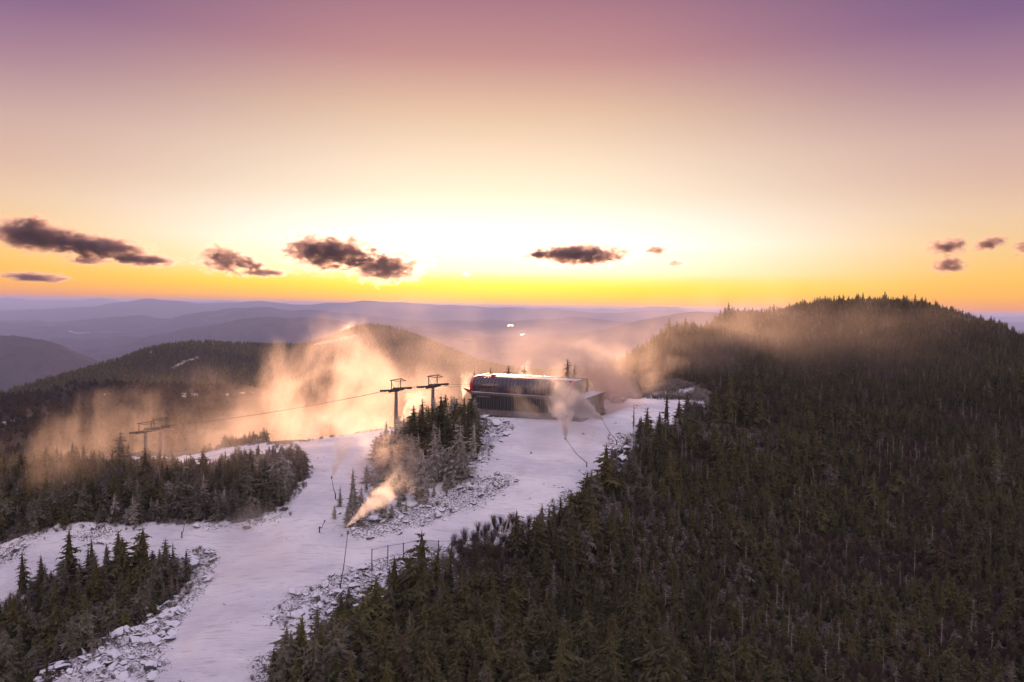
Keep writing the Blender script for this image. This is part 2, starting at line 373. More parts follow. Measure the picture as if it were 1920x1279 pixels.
TRAIL = [mhit(p) for p in [[(318,692),(345,677),(378,664),(381,667),(350,682),(322,695)],[(335,742),(345,737),(380,738),(380,743),(340,747)],[(410,738),(490,736),(490,742),(410,742)],
    [(278,655),(286,655),(292,668),(284,668)],[(0,790),(40,789),(38,794),(0,797)],[(190,738),(205,733),(212,740),(195,744)],[(600,641),(626,636),(668,627),(668,634),(622,643),(586,648)]]]
t_m = .8 * soft(TRAIL, X, Y, 5, 33)
m_mid, nt, b = mat('wooded_slope', rough=.9, spec=.1)
g = N(nt, 'ShaderNodeNewGeometry'); pos = g.outputs['Position']
n1 = noise_tex(nt, pos, .006, 5, .6); n2 = noise_tex(nt, pos, .12, 6, .75)
c = mixc(nt, maprange(nt, n1, .42, .58), (.035, .025, .017, 1), (.060, .042, .030, 1))
c = mixc(nt, maprange(nt, n2, .35, .7), c, (.022, .019, .013, 1))
at = N(nt, 'ShaderNodeAttribute', attribute_name='snow').outputs['Fac']
c = mixc(nt, maprange(nt, M_(nt, 'ADD', at, M_(nt, 'MULTIPLY', M_(nt, 'SUBTRACT', n2, .5), 1.2)), .45, .65), c, (.34, .29, .28, 1))
nt.links.new(c, b.inputs['Base Color'])
bp = N(nt, 'ShaderNodeBump'); bp.inputs['Distance'].default_value = 1.5; nt.links.new(n2, bp.inputs['Height']); nt.links.new(bp.outputs[0], b.inputs['Normal'])
grid_mesh('hills', X, Y, Z, m_mid, {'snow': t_m})

# ------------------------------------------------------------------ far ridges
def far_mat(name, c1, c2, sc_):
    m, nt, b = mat(name, rough=1, spec=0); g = N(nt, 'ShaderNodeNewGeometry')
    n = noise_tex(nt, g.outputs['Position'], sc_, 8, .7)
    nt.links.new(mixc(nt, maprange(nt, n, .38, .62), c1, c2), b.inputs['Base Color'])
    bp = N(nt, 'ShaderNodeBump'); bp.inputs['Distance'].default_value = 1 / sc_ * .2; nt.links.new(n, bp.inputs['Height']); nt.links.new(bp.outputs[0], b.inputs['Normal'])
    return m
FL = -470.
m_far = far_mat('far_woods', (.030, .030, .028, 1), (.090, .055, .045, 1), .004)
m_far2 = far_mat('distant_woods', (.03, .03, .035, 1), (.065, .05, .05, 1), .0012)
FAR = []
def ridge(D, prof, wd, amp, mt, seed, floor=FL):
    prof = sorted(prof); us = [ray(a, b)[0] for a, b in prof]; zs = [ray(a, b)[2] * D for a, b in prof]
    X, Y = grid(-1.0, 1.0, 560, D * .62, D * 1.25, 60)
    u = X / Y; zc = np.interp(u, us, zs)
    zc = zc + D * .0028 * fbm(u * 38, u * 0 + seed, 5, seed + 2)
    k = np.ones(3) / 3; zc = np.apply_along_axis(lambda r: np.convolve(np.pad(r, 1, mode='edge'), k, 'valid'), 1, zc)
    t = (Y - D) / D / wd + .35 * fbm(u * 9, Y / D * 2, 3, seed); t = np.where(np.abs(Y / D - 1) < .015, t * 0, t)
    bmp = np.exp(-t * t)
    Z = floor + (zc - floor) * bmp + amp * 1.5 * fbm(X / D * 26, Y / D * 26, 6, seed + 5) * (.25 + bmp * (1 - bmp) * 4)
    o = grid_mesh('hills', X, Y, Z, mt); FAR.append((X, Y, Z))
ridge(3800, [(-300,640),(0,631),(60,633),(100,645),(150,668),(200,694),(260,722),(330,765),(500,850),(1920,900)], .20, 60, m_far, 201, -480)
ridge(7500, [(-300,650),(0,655),(200,650),(300,628),(400,610),(480,598),(530,595),(600,597),(650,602),(720,612),(800,622),(950,640),(1100,625),(1200,603),(1290,587),(1345,588),(1420,600),(1920,640)], .16, 70, m_far, 301)
ridge(11500, [(-300,600),(0,606),(100,606),(180,597),(260,592),(320,599),(370,588),(430,578),(520,579),(600,583),(680,591),(800,603),(1000,600),(1100,597),(1180,605),(1400,606),(1920,618)], .13, 60, m_far, 401)
ridge(18000, [(-300,575),(0,583),(100,580),(170,577),(200,571),(240,567),(285,560),(325,564),(360,570),(440,568),(490,562),(540,569),(600,572),(640,568),(700,564),(750,564),(800,570),(870,574),(950,577),(1050,581),(1150,586),(1230,578),(1260,581),(1400,592),(1920,604)], .12, 60, m_far2, 501)
ridge(29000, [(-300,554),(0,557),(40,559),(100,563),(190,559),(240,564),(400,565),(560,569),(840,574),(1000,576),(1170,578),(1230,576),(1290,580),(1420,584),(1920,593),(2200,598)], .10, 30, m_far2, 601)
X, Y = grid(-1.2, 1.2, 200, 1200, 32500, 120)
grid_mesh('valley', X, Y, FL + 14 + 26 * fbm(X / 1500, Y / 1500, 4, 77), m_far)
from mathutils.bvhtree import BVHTree
def _bvh(X, Y, Z):
    ny, nx = X.shape; co = np.stack([X, Y, Z], -1).reshape(-1, 3); i = np.arange(ny * nx).reshape(ny, nx)
    q = np.stack([i[:-1, :-1], i[:-1, 1:], i[1:, 1:], i[1:, :-1]], -1).reshape(-1, 4)
    return BVHTree.FromPolygons(co.tolist(), q.tolist())
BV_ = [_bvh(*t) for t in FAR[:4]] + [_bvh(X, Y, FL + 14 + 26 * fbm(X / 1500, Y / 1500, 4, 77))]
def far_hit(px, py):
    d = Vector(ray(px, py)).normalized(); best = None
    for t in BV_:
        h = t.ray_cast(Vector((0, 0, 0)), d)
        if h[0] is not None and (best is None or h[3] < best): best = h[3]
    return d * (best or 12000) * .997
def lake(px, py, wpx, hpx):
    vs_ = []; n = 28; c0 = far_hit(px, py)
    for k in range(n):
        a = 2 * math.pi * k / n; r = 1 + .5 * mnoise.noise(Vector((math.cos(a) * 1.7 + px, math.sin(a) * 1.7, 3)))
        h = far_hit(px + math.cos(a) * wpx / 2 * r, py - math.sin(a) * hpx / 2 * r); vs_.append((h[0], h[1], h[2]))
    mesh_obj('lake', vs_, [tuple(range(n))], m_water, kind='structure')
for a in [(152,625,34,4),(136,621,14,3),(205,623,60,1.6),(957,610,11,2.2),(1006,610,7,2.2),(1053,605,12,2.4),(1044,610,8,1.6),(982,627,12,3)]: lake(*a)

# ------------------------------------------------------------------ haze
def volmat(name):
    m = bpy.data.materials.new(name); m.use_nodes = True; nt = m.node_tree; nt.nodes.clear()
    o = N(nt, 'ShaderNodeOutputMaterial'); v = N(nt, 'ShaderNodeVolumePrincipled'); nt.links.new(v.outputs[0], o.inputs['Volume'])
    return m, nt, v
m_haze, nt, v = volmat('haze_air')
v.inputs['Color'].default_value = (.50, .60, 1.0, 1); v.inputs['Density'].default_value = 0.68e-4; v.inputs['Anisotropy'].default_value = .1
mb = MB().box((-38000, -500, -640), (38000, 36500, 50)); hz = mb.build('haze', [m_haze], kind='stuff')

# ------------------------------------------------------------------ trees
def spruce_mesh(name, seed, wide=.19, whorls=20, per=7, bare=.0, droop=.25, mats=None, lean=0.):
    r = random.Random(seed); v = []; f = []
    def tri(a, b, c_): n = len(v); v.extend((a, b, c_)); f.append((n, n + 1, n + 2))
    z0 = .05 + bare
    side = r.uniform(0, 6.28)
    for i in range(whorls):
        t = i / (whorls - 1); z = z0 + (1 - z0) * (t ** .92) * .97
        rad = wide * ((1 - t) ** .68 * .93 + .07) * r.uniform(.62, 1.22)
        if t < .12: rad *= .8
        nb = max(4, int(per * (1 - .35 * t))); a0 = r.uniform(0, 6.28)
        for k in range(nb):
            if r.random() < .10: continue
            a = a0 + 6.283 * k / nb + r.uniform(-.3, .3)
            L = rad * r.uniform(.5, 1.3) * (1 + .25 * math.cos(a - side))
            ca, sa = math.cos(a), math.sin(a); dz = -droop * L * r.uniform(.2, 1.6) + (.5 * L if t > .88 else 0)
            zz = z + r.uniform(-.012, .012)
            def p(s, o, h=0.): return (ca * L * s - sa * L * o, sa * L * s + ca * L * o, zz + dz * s * s + h * L)
            wv = r.uniform(.20, .30)
            tri(p(0, .06), p(.55, wv * .7, -.05), p(.55, -wv * .7, -.05))
            for s in (.25, .5, .72):
                q = wv * (1.5 - s) * r.uniform(.8, 1.2)
                tri(p(s, 0, .03), p(s + .28, q, r.uniform(-.14, .03)), p(s + .20, 0.0, .02))
                tri(p(s, 0, .03), p(s + .28, -q, r.uniform(-.14, .03)), p(s + .20, 0.0, .02))
            tri(p(.55, wv * .4, -.02), p(1.05, 0, .06 if r.random() < .3 else -.02), p(.55, -wv * .4, -.02))
            tri(p(.15, 0, .02), p(.85, 0, .0), p(.5, r.uniform(-.05, .05), -.22))
    n = len(v)                               # dense inner mass
    for lv in range(6):
        t = lv / 5; z = z0 + .02 + (.93 - z0) * t; rr = wide * .42 * (1 - t) ** .9 + .002
        for k in range(6):
            a = 1.047 * k + lv; v.append((math.cos(a) * rr, math.sin(a) * rr, z))
    for lv in range(5):
        for k in range(6):
            a = n + lv * 6 + k; b_ = n + lv * 6 + (k + 1) % 6; f.append((a, b_, b_ + 6, a + 6))
    me = bpy.data.meshes.new(name); me.from_pydata(v, [], f); me.update(); me.materials.append(mats); return me
def trunk_mesh(name, seed, r0=.014, top=.97, m=None, kinks=3, stubs=0):
    r = random.Random(seed); mb = MB(); p = Vector((0, 0, -.12)); pts = [p]
    for k in range(kinks): pts.append(Vector((r.uniform(-.008, .008), r.uniform(-.008, .008), top * (k + 1) / kinks)))
    for k in range(kinks):
        ra = r0 * (1 - k / kinks * .9); rb = r0 * (1 - (k + 1) / kinks * .9)
        mb.tube(pts[k], pts[k + 1], ra, rb, 5, cap=False)
    for k in range(stubs):
        z = r.uniform(.2, .97); a = r.uniform(0, 6.28); L = (.13 - .09 * z) * r.uniform(.5, 1.3)
        mb.tube((0, 0, z), (math.cos(a) * L, math.sin(a) * L, z + r.uniform(-.04, .02)), .004, .0015, 3, cap=False)
    me = bpy.data.meshes.new(name); me.from_pydata(mb.v, [], mb.f); me.update(); me.materials.append(m); return me
SPEC = [dict(wide=.26, whorls=18, per=8), dict(wide=.22, whorls=20, per=8, droop=.4), dict(wide=.32, whorls=15, per=9), dict(wide=.20, whorls=19, per=7, bare=.08),
        dict(wide=.30, whorls=14, per=9, droop=.1), dict(wide=.25, whorls=15, per=8, bare=.16), dict(wide=.36, whorls=13, per=9, droop=.3), dict(wide=.17, whorls=20, per=7)]
def variants(mt): return [spruce_mesh('crown', 100 + i, mats=mt, **s) for i, s in enumerate(SPEC)]
V_fol = variants(m_fol)
def remat(ms, mt):
    r = []
    for m in ms:
        c_ = m.copy(); c_.materials[0] = mt; r.append(c_)
    return r
V_frost = remat(V_fol, m_frost); V_half = remat(V_fol, m_half)
V_trunk = [trunk_mesh('trunk', 7 + i, m=m_bark) for i in range(3)]
V_snag = [trunk_mesh('trunk', 50 + i, r0=.013, m=m_dead, stubs=26) for i in range(4)]
m_thin = spruce_mesh('crown', 301, wide=.10, whorls=13, per=4, bare=.42, mats=m_fol)     # tall bare-stemmed spruce
m_thin2 = spruce_mesh('crown', 302, wide=.17, whorls=10, per=5, bare=.50, mats=m_fol)
m_snagc = spruce_mesh('crown', 303, wide=.05, whorls=12, per=3, bare=.35, mats=m_half)
def tree(x, y, z, h, crown, trunk, label, cat='spruce tree', group=None, sx=1., name='spruce_tree'):
    e = empty(name, (x, y, z), label, cat, group, random.uniform(0, 6.28)); e.scale = (h * sx, h * sx, h)
    t = bpy.data.objects.new('trunk', trunk); C.objects.link(t); t.parent = e
    if crown:
        c_ = bpy.data.objects.new('crown', crown); C.objects.link(c_); c_.parent = e
    return e

# forests of uncounted trees: geometry-node instances on scattered points
def proto_collection(name, meshes):
    col = bpy.data.collections.new(name)
    for i, m in enumerate(meshes):
        o = bpy.data.objects.new('%s_%02d' % (name, i), m); col.objects.link(o)
    return col
def join_meshes(name, parts):
    v = []; f = []; mi = []; mats = []
    for m in parts:
        b = len(v); co = np.empty(len(m.vertices) * 3); m.vertices.foreach_get('co', co); v += [tuple(c) for c in co.reshape(-1, 3)]
        if m.materials[0] not in mats: mats.append(m.materials[0])
        k = mats.index(m.materials[0])
        for p in m.polygons: f.append(tuple(b + i for i in p.vertices)); mi.append(k)
    me = bpy.data.meshes.new(name); me.from_pydata(v, [], f); me.update()
    for m in mats: me.materials.append(m)
    me.polygons.foreach_set('material_index', np.array(mi, np.int32)); return me
def scatter(name, pts, scl, rot, idx, col, sxy=None):
    n = len(pts); me = bpy.data.meshes.new(name); me.vertices.add(n); me.vertices.foreach_set('co', np.asarray(pts, np.float32).ravel())
    S = np.ones((n, 3), np.float32) * np.asarray(scl, np.float32)[:, None]
    if sxy is not None: S[:, :2] *= np.asarray(sxy)[:, None]
    a = me.attributes.new('scl', 'FLOAT_VECTOR', 'POINT'); a.data.foreach_set('vector', S.ravel())
    rot = np.asarray(rot, np.float32)
    if rot.ndim == 1: rot = np.stack([rot * 0, rot * 0, rot], 1)
    a = me.attributes.new('rot', 'FLOAT_VECTOR', 'POINT'); a.data.foreach_set('vector', rot.ravel().astype(np.float32))
    a = me.attributes.new('idx', 'INT', 'POINT'); a.data.foreach_set('value', np.asarray(idx, np.int32))
    o = bpy.data.objects.new(name, me); C.objects.link(o); o['kind'] = 'stuff'
    ng = bpy.data.node_groups.new(name, 'GeometryNodeTree')
    ng.interface.new_socket('Geometry', in_out='INPUT', socket_type='NodeSocketGeometry'); ng.interface.new_socket('Geometry', in_out='OUTPUT', socket_type='NodeSocketGeometry')
    gi = ng.nodes.new('NodeGroupInput'); go = ng.nodes.new('NodeGroupOutput')
    ip = ng.nodes.new('GeometryNodeInstanceOnPoints'); ci = ng.nodes.new('GeometryNodeCollectionInfo')
    ci.inputs['Collection'].default_value = col; ci.inputs['Separate Children'].default_value = True; ci.inputs['Reset Children'].default_value = True
    def attr(nm, dt):
        q = ng.nodes.new('GeometryNodeInputNamedAttribute'); q.data_type = dt; q.inputs['Name'].default_value = nm; return q.outputs[0]
    ng.links.new(gi.outputs[0], ip.inputs['Points']); ng.links.new(ci.outputs[0], ip.inputs['Instance'])
    ip.inputs['Pick Instance'].default_value = True
    ng.links.new(attr('idx', 'INT'), ip.inputs['Instance Index'])
    er = ng.nodes.new('FunctionNodeEulerToRotation'); ng.links.new(attr('rot', 'FLOAT_VECTOR'), er.inputs[0]); ng.links.new(er.outputs[0], ip.inputs['Rotation'])
    ng.links.new(attr('scl', 'FLOAT_VECTOR'), ip.inputs['Scale'])
    ng.links.new(ip.outputs[0], go.inputs[0])
    md = o.modifiers.new('scatter', 'NODES'); md.node_group = ng
    return o

# candidate positions over the near ground
def jgrid(x0, x1, y0, y1, s):
    X, Y = np.meshgrid(np.arange(x0, x1, s), np.arange(y0, y1, s)); n = X.size
    return X.ravel() + rng.uniform(-.48, .48, n) * s, Y.ravel() + rng.uniform(-.48, .48, n) * s
x, y = jgrid(-330, 460, 52, 440, 1.48)
u = x / y
keep = (u > -.85) & (u < .9)
x, y, u = x[keep], y[keep], u[keep]
snow = np.zeros(len(x), bool)
for p in SNOW: snow |= inpoly(x, y, p)
pad = pad_mask(x, y) > .3
z0 = Hbase(x, y); qx, qy = topix(np.stack([x, y, z0], 1))
rk = np.zeros(len(x), bool)
for p in ROCK: rk |= inpoly(x, y, p)
LFOREST = wpoly([(-200,1200),(-20,1150),(60,1108),(130,1080),(250,1062),(325,1064),(352,1090),(310,1135),(225,1192),(120,1262),(60,1300),(-20,1420),(-300,1420)])
in_left = inpoly(x, y, LFOREST)
in_copse = inpoly(x, y, COPSE)
ok = (~snow & ~pad & ~(rk & ~in_left)) | (rng.random(len(x)) < 0)
ok &= ~((x > BA[0] - 8) & (x < 60) & (y > 165) & (y < 232) & (rng.random(len(x)) < .8))
ok &= ~((y > 160) & (x / y > -.31) & (x / y < -.075))
ok &= ~((y > 205) & (x < BA[0] - 8) & (x > -75))             # open slope beyond the run
ok &= ~((x > -155) & (x < -78) & (y > 192) & (y < 245))      # snow patch under the far lift towers
right = (x > 18) & ok
clear = fbm(x / 30, y / 30, 3, 120) + .5 * fbm(x / 9, y / 9, 2, 130)
CLR = [wpoly([(1560,790),(1640,800),(1740,900),(1800,1000),(1790,1080),(1700,1020),(1650,930),(1560,850)]), wpoly([(860,1050),(960,1025),(1000,1060),(930,1110),(860,1090)]), wpoly([(660,1180),(720,1140),(790,1120),(740,1200),(690,1230)]), wpoly([(1750,1180),(1920,1150),(1920,1279),(1760,1279)])]
inclr = np.zeros(len(x), bool)
for p in CLR: inclr |= inpoly(x, y, p)
thin = (clear > .33) | (inclr & (rng.random(len(x)) < .72))
NT = wpoly([(680,1035),(1000,1000),(1010,1040),(930,1085),(850,1100),(760,1112),(700,1155),(650,1160)])
ok_tree = ok & ~thin & ~(inpoly(x, y, NT) & (rng.random(len(x)) < .9))
size = np.exp(rng.normal(0, .30, len(x))).clip(.5, 1.9) * np.where(rng.random(len(x)) < .05, 1.45, 1)
hh = size * np.where(x > 18, 2.75 + 1.1 * np.clip((y - 90) / 250, 0, 1), 3.7) * (1 + .35 * fbm(x / 40, y / 40, 2, 140))
near_copse = in_left
hh = np.where(near_copse, size * 3.1, hh)
hh = np.where((x < 10) & (y > 110) & (y < 200), size * 3.0, hh)
hh = np.where((x < -48) & (y > 150), hh * .62, hh)
gap = (x / y > -.53) & (x / y < -.37) & (y > 148)
ok &= ~(gap & (rng.random(len(x)) < .75)); hh = np.where(gap, hh * .7, hh)
hh = hh * (1 - .24 * np.clip((y - 190) / 150, 0, 1))
frz = fbm(x / 14, y / 14, 3, 150)
# distance to the snow run decides the frost on the trees
def edge_near(x, y, d=7.):
    r = np.zeros(len(x))
    for k in range(8):
        xx = x + d * math.cos(k * .785); yy = y + d * math.sin(k * .785)
        for p in SNOW: r += inpoly(xx, yy, p)
    return r / 8
en = edge_near(x, y)
half = (en > .2) & (rng.random(len(x)) < .55) | (rng.random(len(x)) < .06) | in_left & (rng.random(len(x)) < .35)
band = (x < 5) & (y > 112) & (y < 205)
half |= band & (rng.random(len(x)) < .35)
full = band & (rng.random(len(x)) < .14) & (x > -60)
vis_h = hh / y
inframe = (qx > -40) & (qx < 1960) & (qy > 560) & (qy < 1330)
PLACED = []      # prominent trees, to keep others clear of them

# ---- prominent trees, placed one by one
def prom(bx, by, ty, crown, trunk, label, group=None, Yv=None, sx=1., name='spruce_tree', cat='spruce tree'):
    if Yv: q = pt(bx, by, Yv); q[2] = float(gz(q[:1], q[1:2])[0]); 
    else: q = ground_at(bx, by)
    zt = ray(bx, ty)[2] * q[1]; h = max(.8, zt - q[2])
    PLACED.append((q[0], q[1]))
    return tree(q[0], q[1], q[2], h, crown, trunk, label, cat, group, sx, name)
T0, T1, T2 = V_trunk; D_, HF, FR = V_fol, V_half, V_frost
prom(791, 846, 742, D_[1], T0, 'tall dark spruce with the pointed top rising left of centre in the rocky copse')
prom(826, 842, 737, D_[2], T1, 'tallest broad dark spruce in the copse, in front of the second lift tower')
prom(812, 850, 762, D_[0], T2, 'dark spruce squeezed between the two tallest trees of the copse')
prom(869, 838, 738, D_[3], T0, 'dark narrow spruce at the copse edge just left of the lift station wall')
prom(775, 852, 760, D_[4], T1, 'slim dark spruce on the left shoulder of the copse beside the near lift tower')
prom(893, 838, 756, HF[1], T2, 'grey frosted spruce standing against the left corner of the lift station')
prom(862, 905, 790, FR[2], T0, 'large frost covered spruce with layered drooping boughs below the copse crest', sx=1.05)
prom(815, 905, 808, FR[0], T1, 'frost covered cone shaped spruce in the middle of the copse')
prom(791, 945, 838, FR[4], T2, 'pale frosted spruce at the foot of the copse above the rock ledge')
prom(838, 850, 772, D_[6], T0, 'broad dark spruce behind the frosted trees of the copse')
prom(850, 862, 780, D_[1], T1, 'dark spruce between the cone shaped frosted tree and the copse end')
prom(724, 836, 787, HF[5], T2, 'small lone grey spruce on the snow just left of the near lift tower')
prom(661, 965, 873, FR[3], T0, 'slender frosted spruce at the narrow left tip of the copse')
prom(735, 905, 830, FR[1], T1, 'frosted spruce on the left slope of the copse below the near lift tower')
prom(130, 1088, 985, D_[0], T0, 'pointed dark spruce on the crest of the lower left copse against the snow road')
prom(222, 1070, 990, D_[2], T1, 'dark spruce near the middle crest of the lower left copse')
prom(268, 1072, 983, D_[6], T2, 'broad dark spruce topping the right crest of the lower left copse')
prom(310, 1075, 1006, HF[4], T0, 'bushy grey green spruce at the right end of the lower left copse')
prom(172, 1078, 1006, D_[3], T1, 'thin spruce in the dip between two crests of the lower left copse')
prom(42, 1115, 1030, D_[1], T2, 'small dark spruce at the left end of the lower left copse crest')
prom(1187, 838, 753, m_snagc, V_snag[0], 'nearly bare thin spruce snag against the station plateau snow')
prom(1212, 838, 761, D_[2], T1, 'dark dense topped spruce at the corner of the station plateau', sx=.9)
prom(1201, 835, 778, m_thin2, T2, 'short bare stemmed spruce between the snag and the dense topped spruce')
prom(1231, 838, 781, D_[7], T0, 'very slim small spruce in the gap of the trees by the station plateau')
prom(1248, 842, 729, m_thin, T1, 'tallest thin spruce with a long bare stem against the plateau snow')
prom(1271, 842, 744, m_thin2, T2, 'spruce with a flat tufted crown on two bare stems against the snow')
prom(1240, 842, 780, D_[3], T0, 'small dark spruce under the tallest thin spruce by the plateau')
prom(1135, 925, 828, D_[2], T0, 'dark bushy spruce standing in front of the boulders right of the snow slope', sx=1.1)
prom(1099, 985, 880, D_[4], T1, 'broad black green spruce at the lower right edge of the snow slope', sx=1.2)
prom(967, 1050, 952, D_[0], T2, 'dark spruce beside the leaning pale trunk at the edge of the run')
prom(1005, 1050, 962, D_[6], T0, 'wide dark spruce right of the leaning pale trunk', sx=1.1)
prom(1368, 800, 700, D_[1], T1, 'tall dark spruce leading the forest edge right of the rock bank', sx=.9)
prom(1392, 800, 715, D_[0], T2, 'dark spruce second in the tall row right of the rock bank')
prom(1421, 800, 703, D_[3], T0, 'tall narrow dark spruce third in the row right of the rock bank', sx=1.2)
prom(1340, 810, 722, D_[5], T1, 'sparse dark spruce at the left of the tall row beyond the plateau')
prom(1298, 838, 770, D_[6], T2, 'crooked dark spruce spreading over the right end of the plateau snow')
for bx, ty, Yv, vv, lb in [(888, 690, 212, 3, 'faint thin spruce just above the red left end of the station roof'), (918, 684, 214, 7, 'pointed spruce in the mist behind the left part of the station roof'), (935, 695, 213, 0, 'short spruce in the mist right of the pointed one behind the roof'),
        (952, 679, 220, 1, 'pale misty spruce behind the left half of the station roof'), (981, 677, 216, 5, 'spruce top poking out of the bright snow plume behind the roof'), (1062, 667, 214, 1, 'tallest misty spruce behind the right half of the station roof'),
        (1075, 679, 215, 3, 'slim spruce leaning close to the tallest one behind the roof'), (1098, 676, 219, 0, 'hazy spruce at the right of the group behind the station roof')]:
    prom(bx, 800, ty, D_[vv], T0, lb, 'spruces in the mist behind the station', Yv=Yv)
for bx, by, ty, lb in [(340, 905, 866, 'frosted wide spruce on the forest crest right of the distant snow patch'), (262, 905, 872, 'dark spruce top in front of the snow patch below the far lift towers'), (205, 900, 865, 'dark spruce at the left end of the distant snow patch')]:
    prom(bx, by, ty, D_[2], T0, lb)

pl = np.array(PLACED); d2 = np.min((x[:, None] - pl[None, :, 0]) ** 2 + (y[:, None] - pl[None, :, 1]) ** 2, 1)
ok_tree &= (d2 > 1.0) & ok
# --- trees of the rocky copse, each a thing
sx_, sy_ = jgrid(-60, 5, 100, 180, 2.45)
m_ = inpoly(sx_, sy_, COPSE); sx_, sy_ = sx_[m_], sy_[m_]
px_, py_ = topix(np.stack([sx_, sy_, Hbase(sx_, sy_)], 1)); n_things = len(PLACED)
for i in range(len(sx_)):
    a, b_ = sx_[i], sy_[i]
    if min((a - p[0]) ** 2 + (b_ - p[1]) ** 2 for p in PLACED) < 1.6: continue
    X_, Y_ = px_[i], py_[i]
    inner = X_ > 765 and Y_ < 870
    top = 6.2 if inner else (4.9 if Y_ < 930 else 3.0)
    h = top * random.uniform(.62, 1.18)
    if X_ < 700: h = random.uniform(1.8, 3.6)
    if Y_ > 900 and X_ > 780: h *= .65
    if X_ > 890: h = random.uniform(1.6, 3.2)
    if inner and random.random() < .45: cr = random.choice(D_); lb, gp = 'dark green spruce packed inside the upper part of the rocky copse', 'dark spruces inside the rocky copse'
    else: cr = random.choice(FR); lb, gp = 'small frost whitened spruce on the lower slopes of the rocky copse', 'frosted spruces of the rocky copse'
    pl_ = 'against the rock heap by the station' if X_ > 880 else ('at the foot of the copse above the ledge' if Y_ > 920 and X_ > 700 else ('on the narrow left tip of the copse' if X_ < 700 else ('high on the crest of the copse' if Y_ < 850 else 'midway down the copse')))
    sz_ = 'small' if h < 3 else ('medium' if h < 4.6 else 'tall')
    lb = '%s %s spruce %s' % (sz_, 'dark green' if cr in D_ else 'frost whitened', pl_)
    tree(a, b_, float(gz(np.array([a]), np.array([b_]))[0]), h, cr, random.choice(V_trunk), lb, 'spruce tree', gp, random.uniform(1., 1.35)); n_things += 1
# --- the lower left copse and the largest trees of the right forest, each a thing
zz = gz(x, y)
cand = np.where(ok_tree & inframe)[0]
L = [i for i in cand if in_left[i]]; L.sort(key=lambda i: -vis_h[i]); L = L[:75]
Rr = [i for i in cand if not in_left[i] and qy[i] < 1300]
Rr.sort(key=lambda i: -vis_h[i]); Rr = Rr[:max(0, 298 - n_things - len(L))]
for i in L:
    hf = half[i]
    tree(x[i], y[i], zz[i], hh[i], random.choice(HF if hf else D_), random.choice(V_trunk),
         ('%s %s spruce %s the lower left copse' % ('short' if hh[i] < 2.8 else 'taller', 'frost tipped' if hf else 'dark', 'on the crest of' if qy[i] < 1130 else ('midway down' if qy[i] < 1200 else 'low in'))), 'spruce tree',
         'frost tipped spruces in the lower left copse' if hf else 'dark spruces in the lower left copse', random.uniform(.9, 1.25))
for i in Rr:
    tree(x[i], y[i], zz[i], hh[i], random.choice(HF if half[i] else D_), random.choice(V_trunk), ('frost tipped' if half[i] else 'dark green') + ' spruce crowded in the forest nearest the bottom edge of the photo', 'spruce tree',
         'nearest spruces of the right hand forest', random.uniform(.85, 1.2))
used = np.zeros(len(x), bool); used[L] = True; used[Rr] = True
PF = [join_meshes('spruce', [c_, V_trunk[i % 3]]) for i, c_ in enumerate(V_fol)]
PH = [join_meshes('spruce', [c_, V_trunk[i % 3]]) for i, c_ in enumerate(V_half)]
PR = [join_meshes('spruce', [c_, V_trunk[i % 3]]) for i, c_ in enumerate(V_frost)]
col = proto_collection('forest_tree', PF + PH + PR)
def dup_idx(sel):
    k = rng.integers(0, 8, len(sel)); k = k + np.where(full[sel], 16, np.where(half[sel], 8, 0)); return k
for reg in ('right', 'left'):
    sel = np.where(ok_tree & ~used & ((x > 18) if reg == 'right' else (x <= 18)))[0]
    o = scatter('forest', np.stack([x[sel], y[sel], zz[sel]], 1), hh[sel], rng.uniform(0, 6.28, len(sel)), dup_idx(sel), col, rng.uniform(.85, 1.3, len(sel)))
    print('forest', reg, len(sel))
# understory: small trees filling the gaps
x2, y2 = jgrid(-330, 460, 52, 440, 2.2); k2 = (x2 / y2 > -.85) & (x2 / y2 < .9); x2, y2 = x2[k2], y2[k2]
s2 = np.zeros(len(x2), bool)
for p in SNOW: s2 |= inpoly(x2, y2, p)
k2 = ~s2 & ~((y2 > 160) & (x2 / y2 > -.31) & (x2 / y2 < -.075)) & (pad_mask(x2, y2) < .3) & ~((y2 > 205) & (x2 < -10)); x2, y2 = x2[k2], y2[k2]
z2 = gz(x2, y2); scatter('forest', np.stack([x2, y2, z2], 1), rng.uniform(1.0, 2.4, len(x2)), rng.uniform(0, 6.28, len(x2)), rng.integers(0, 16, len(x2)), col, rng.uniform(1.1, 1.7, len(x2)))['kind'] = 'stuff'
# dead grey snags showing as thin pale verticals
sn = np.where(ok & (x > 0) & (rng.random(len(x)) < .07))[0]
colS = proto_collection('snag_tree', V_snag)
scatter('dead_trees', np.stack([x[sn], y[sn], zz[sn]], 1), rng.uniform(2.8, 5.2, len(sn)), rng.uniform(0, 6.28, len(sn)), rng.integers(0, 4, len(sn)), colS, rng.uniform(.9, 1.4, len(sn)))
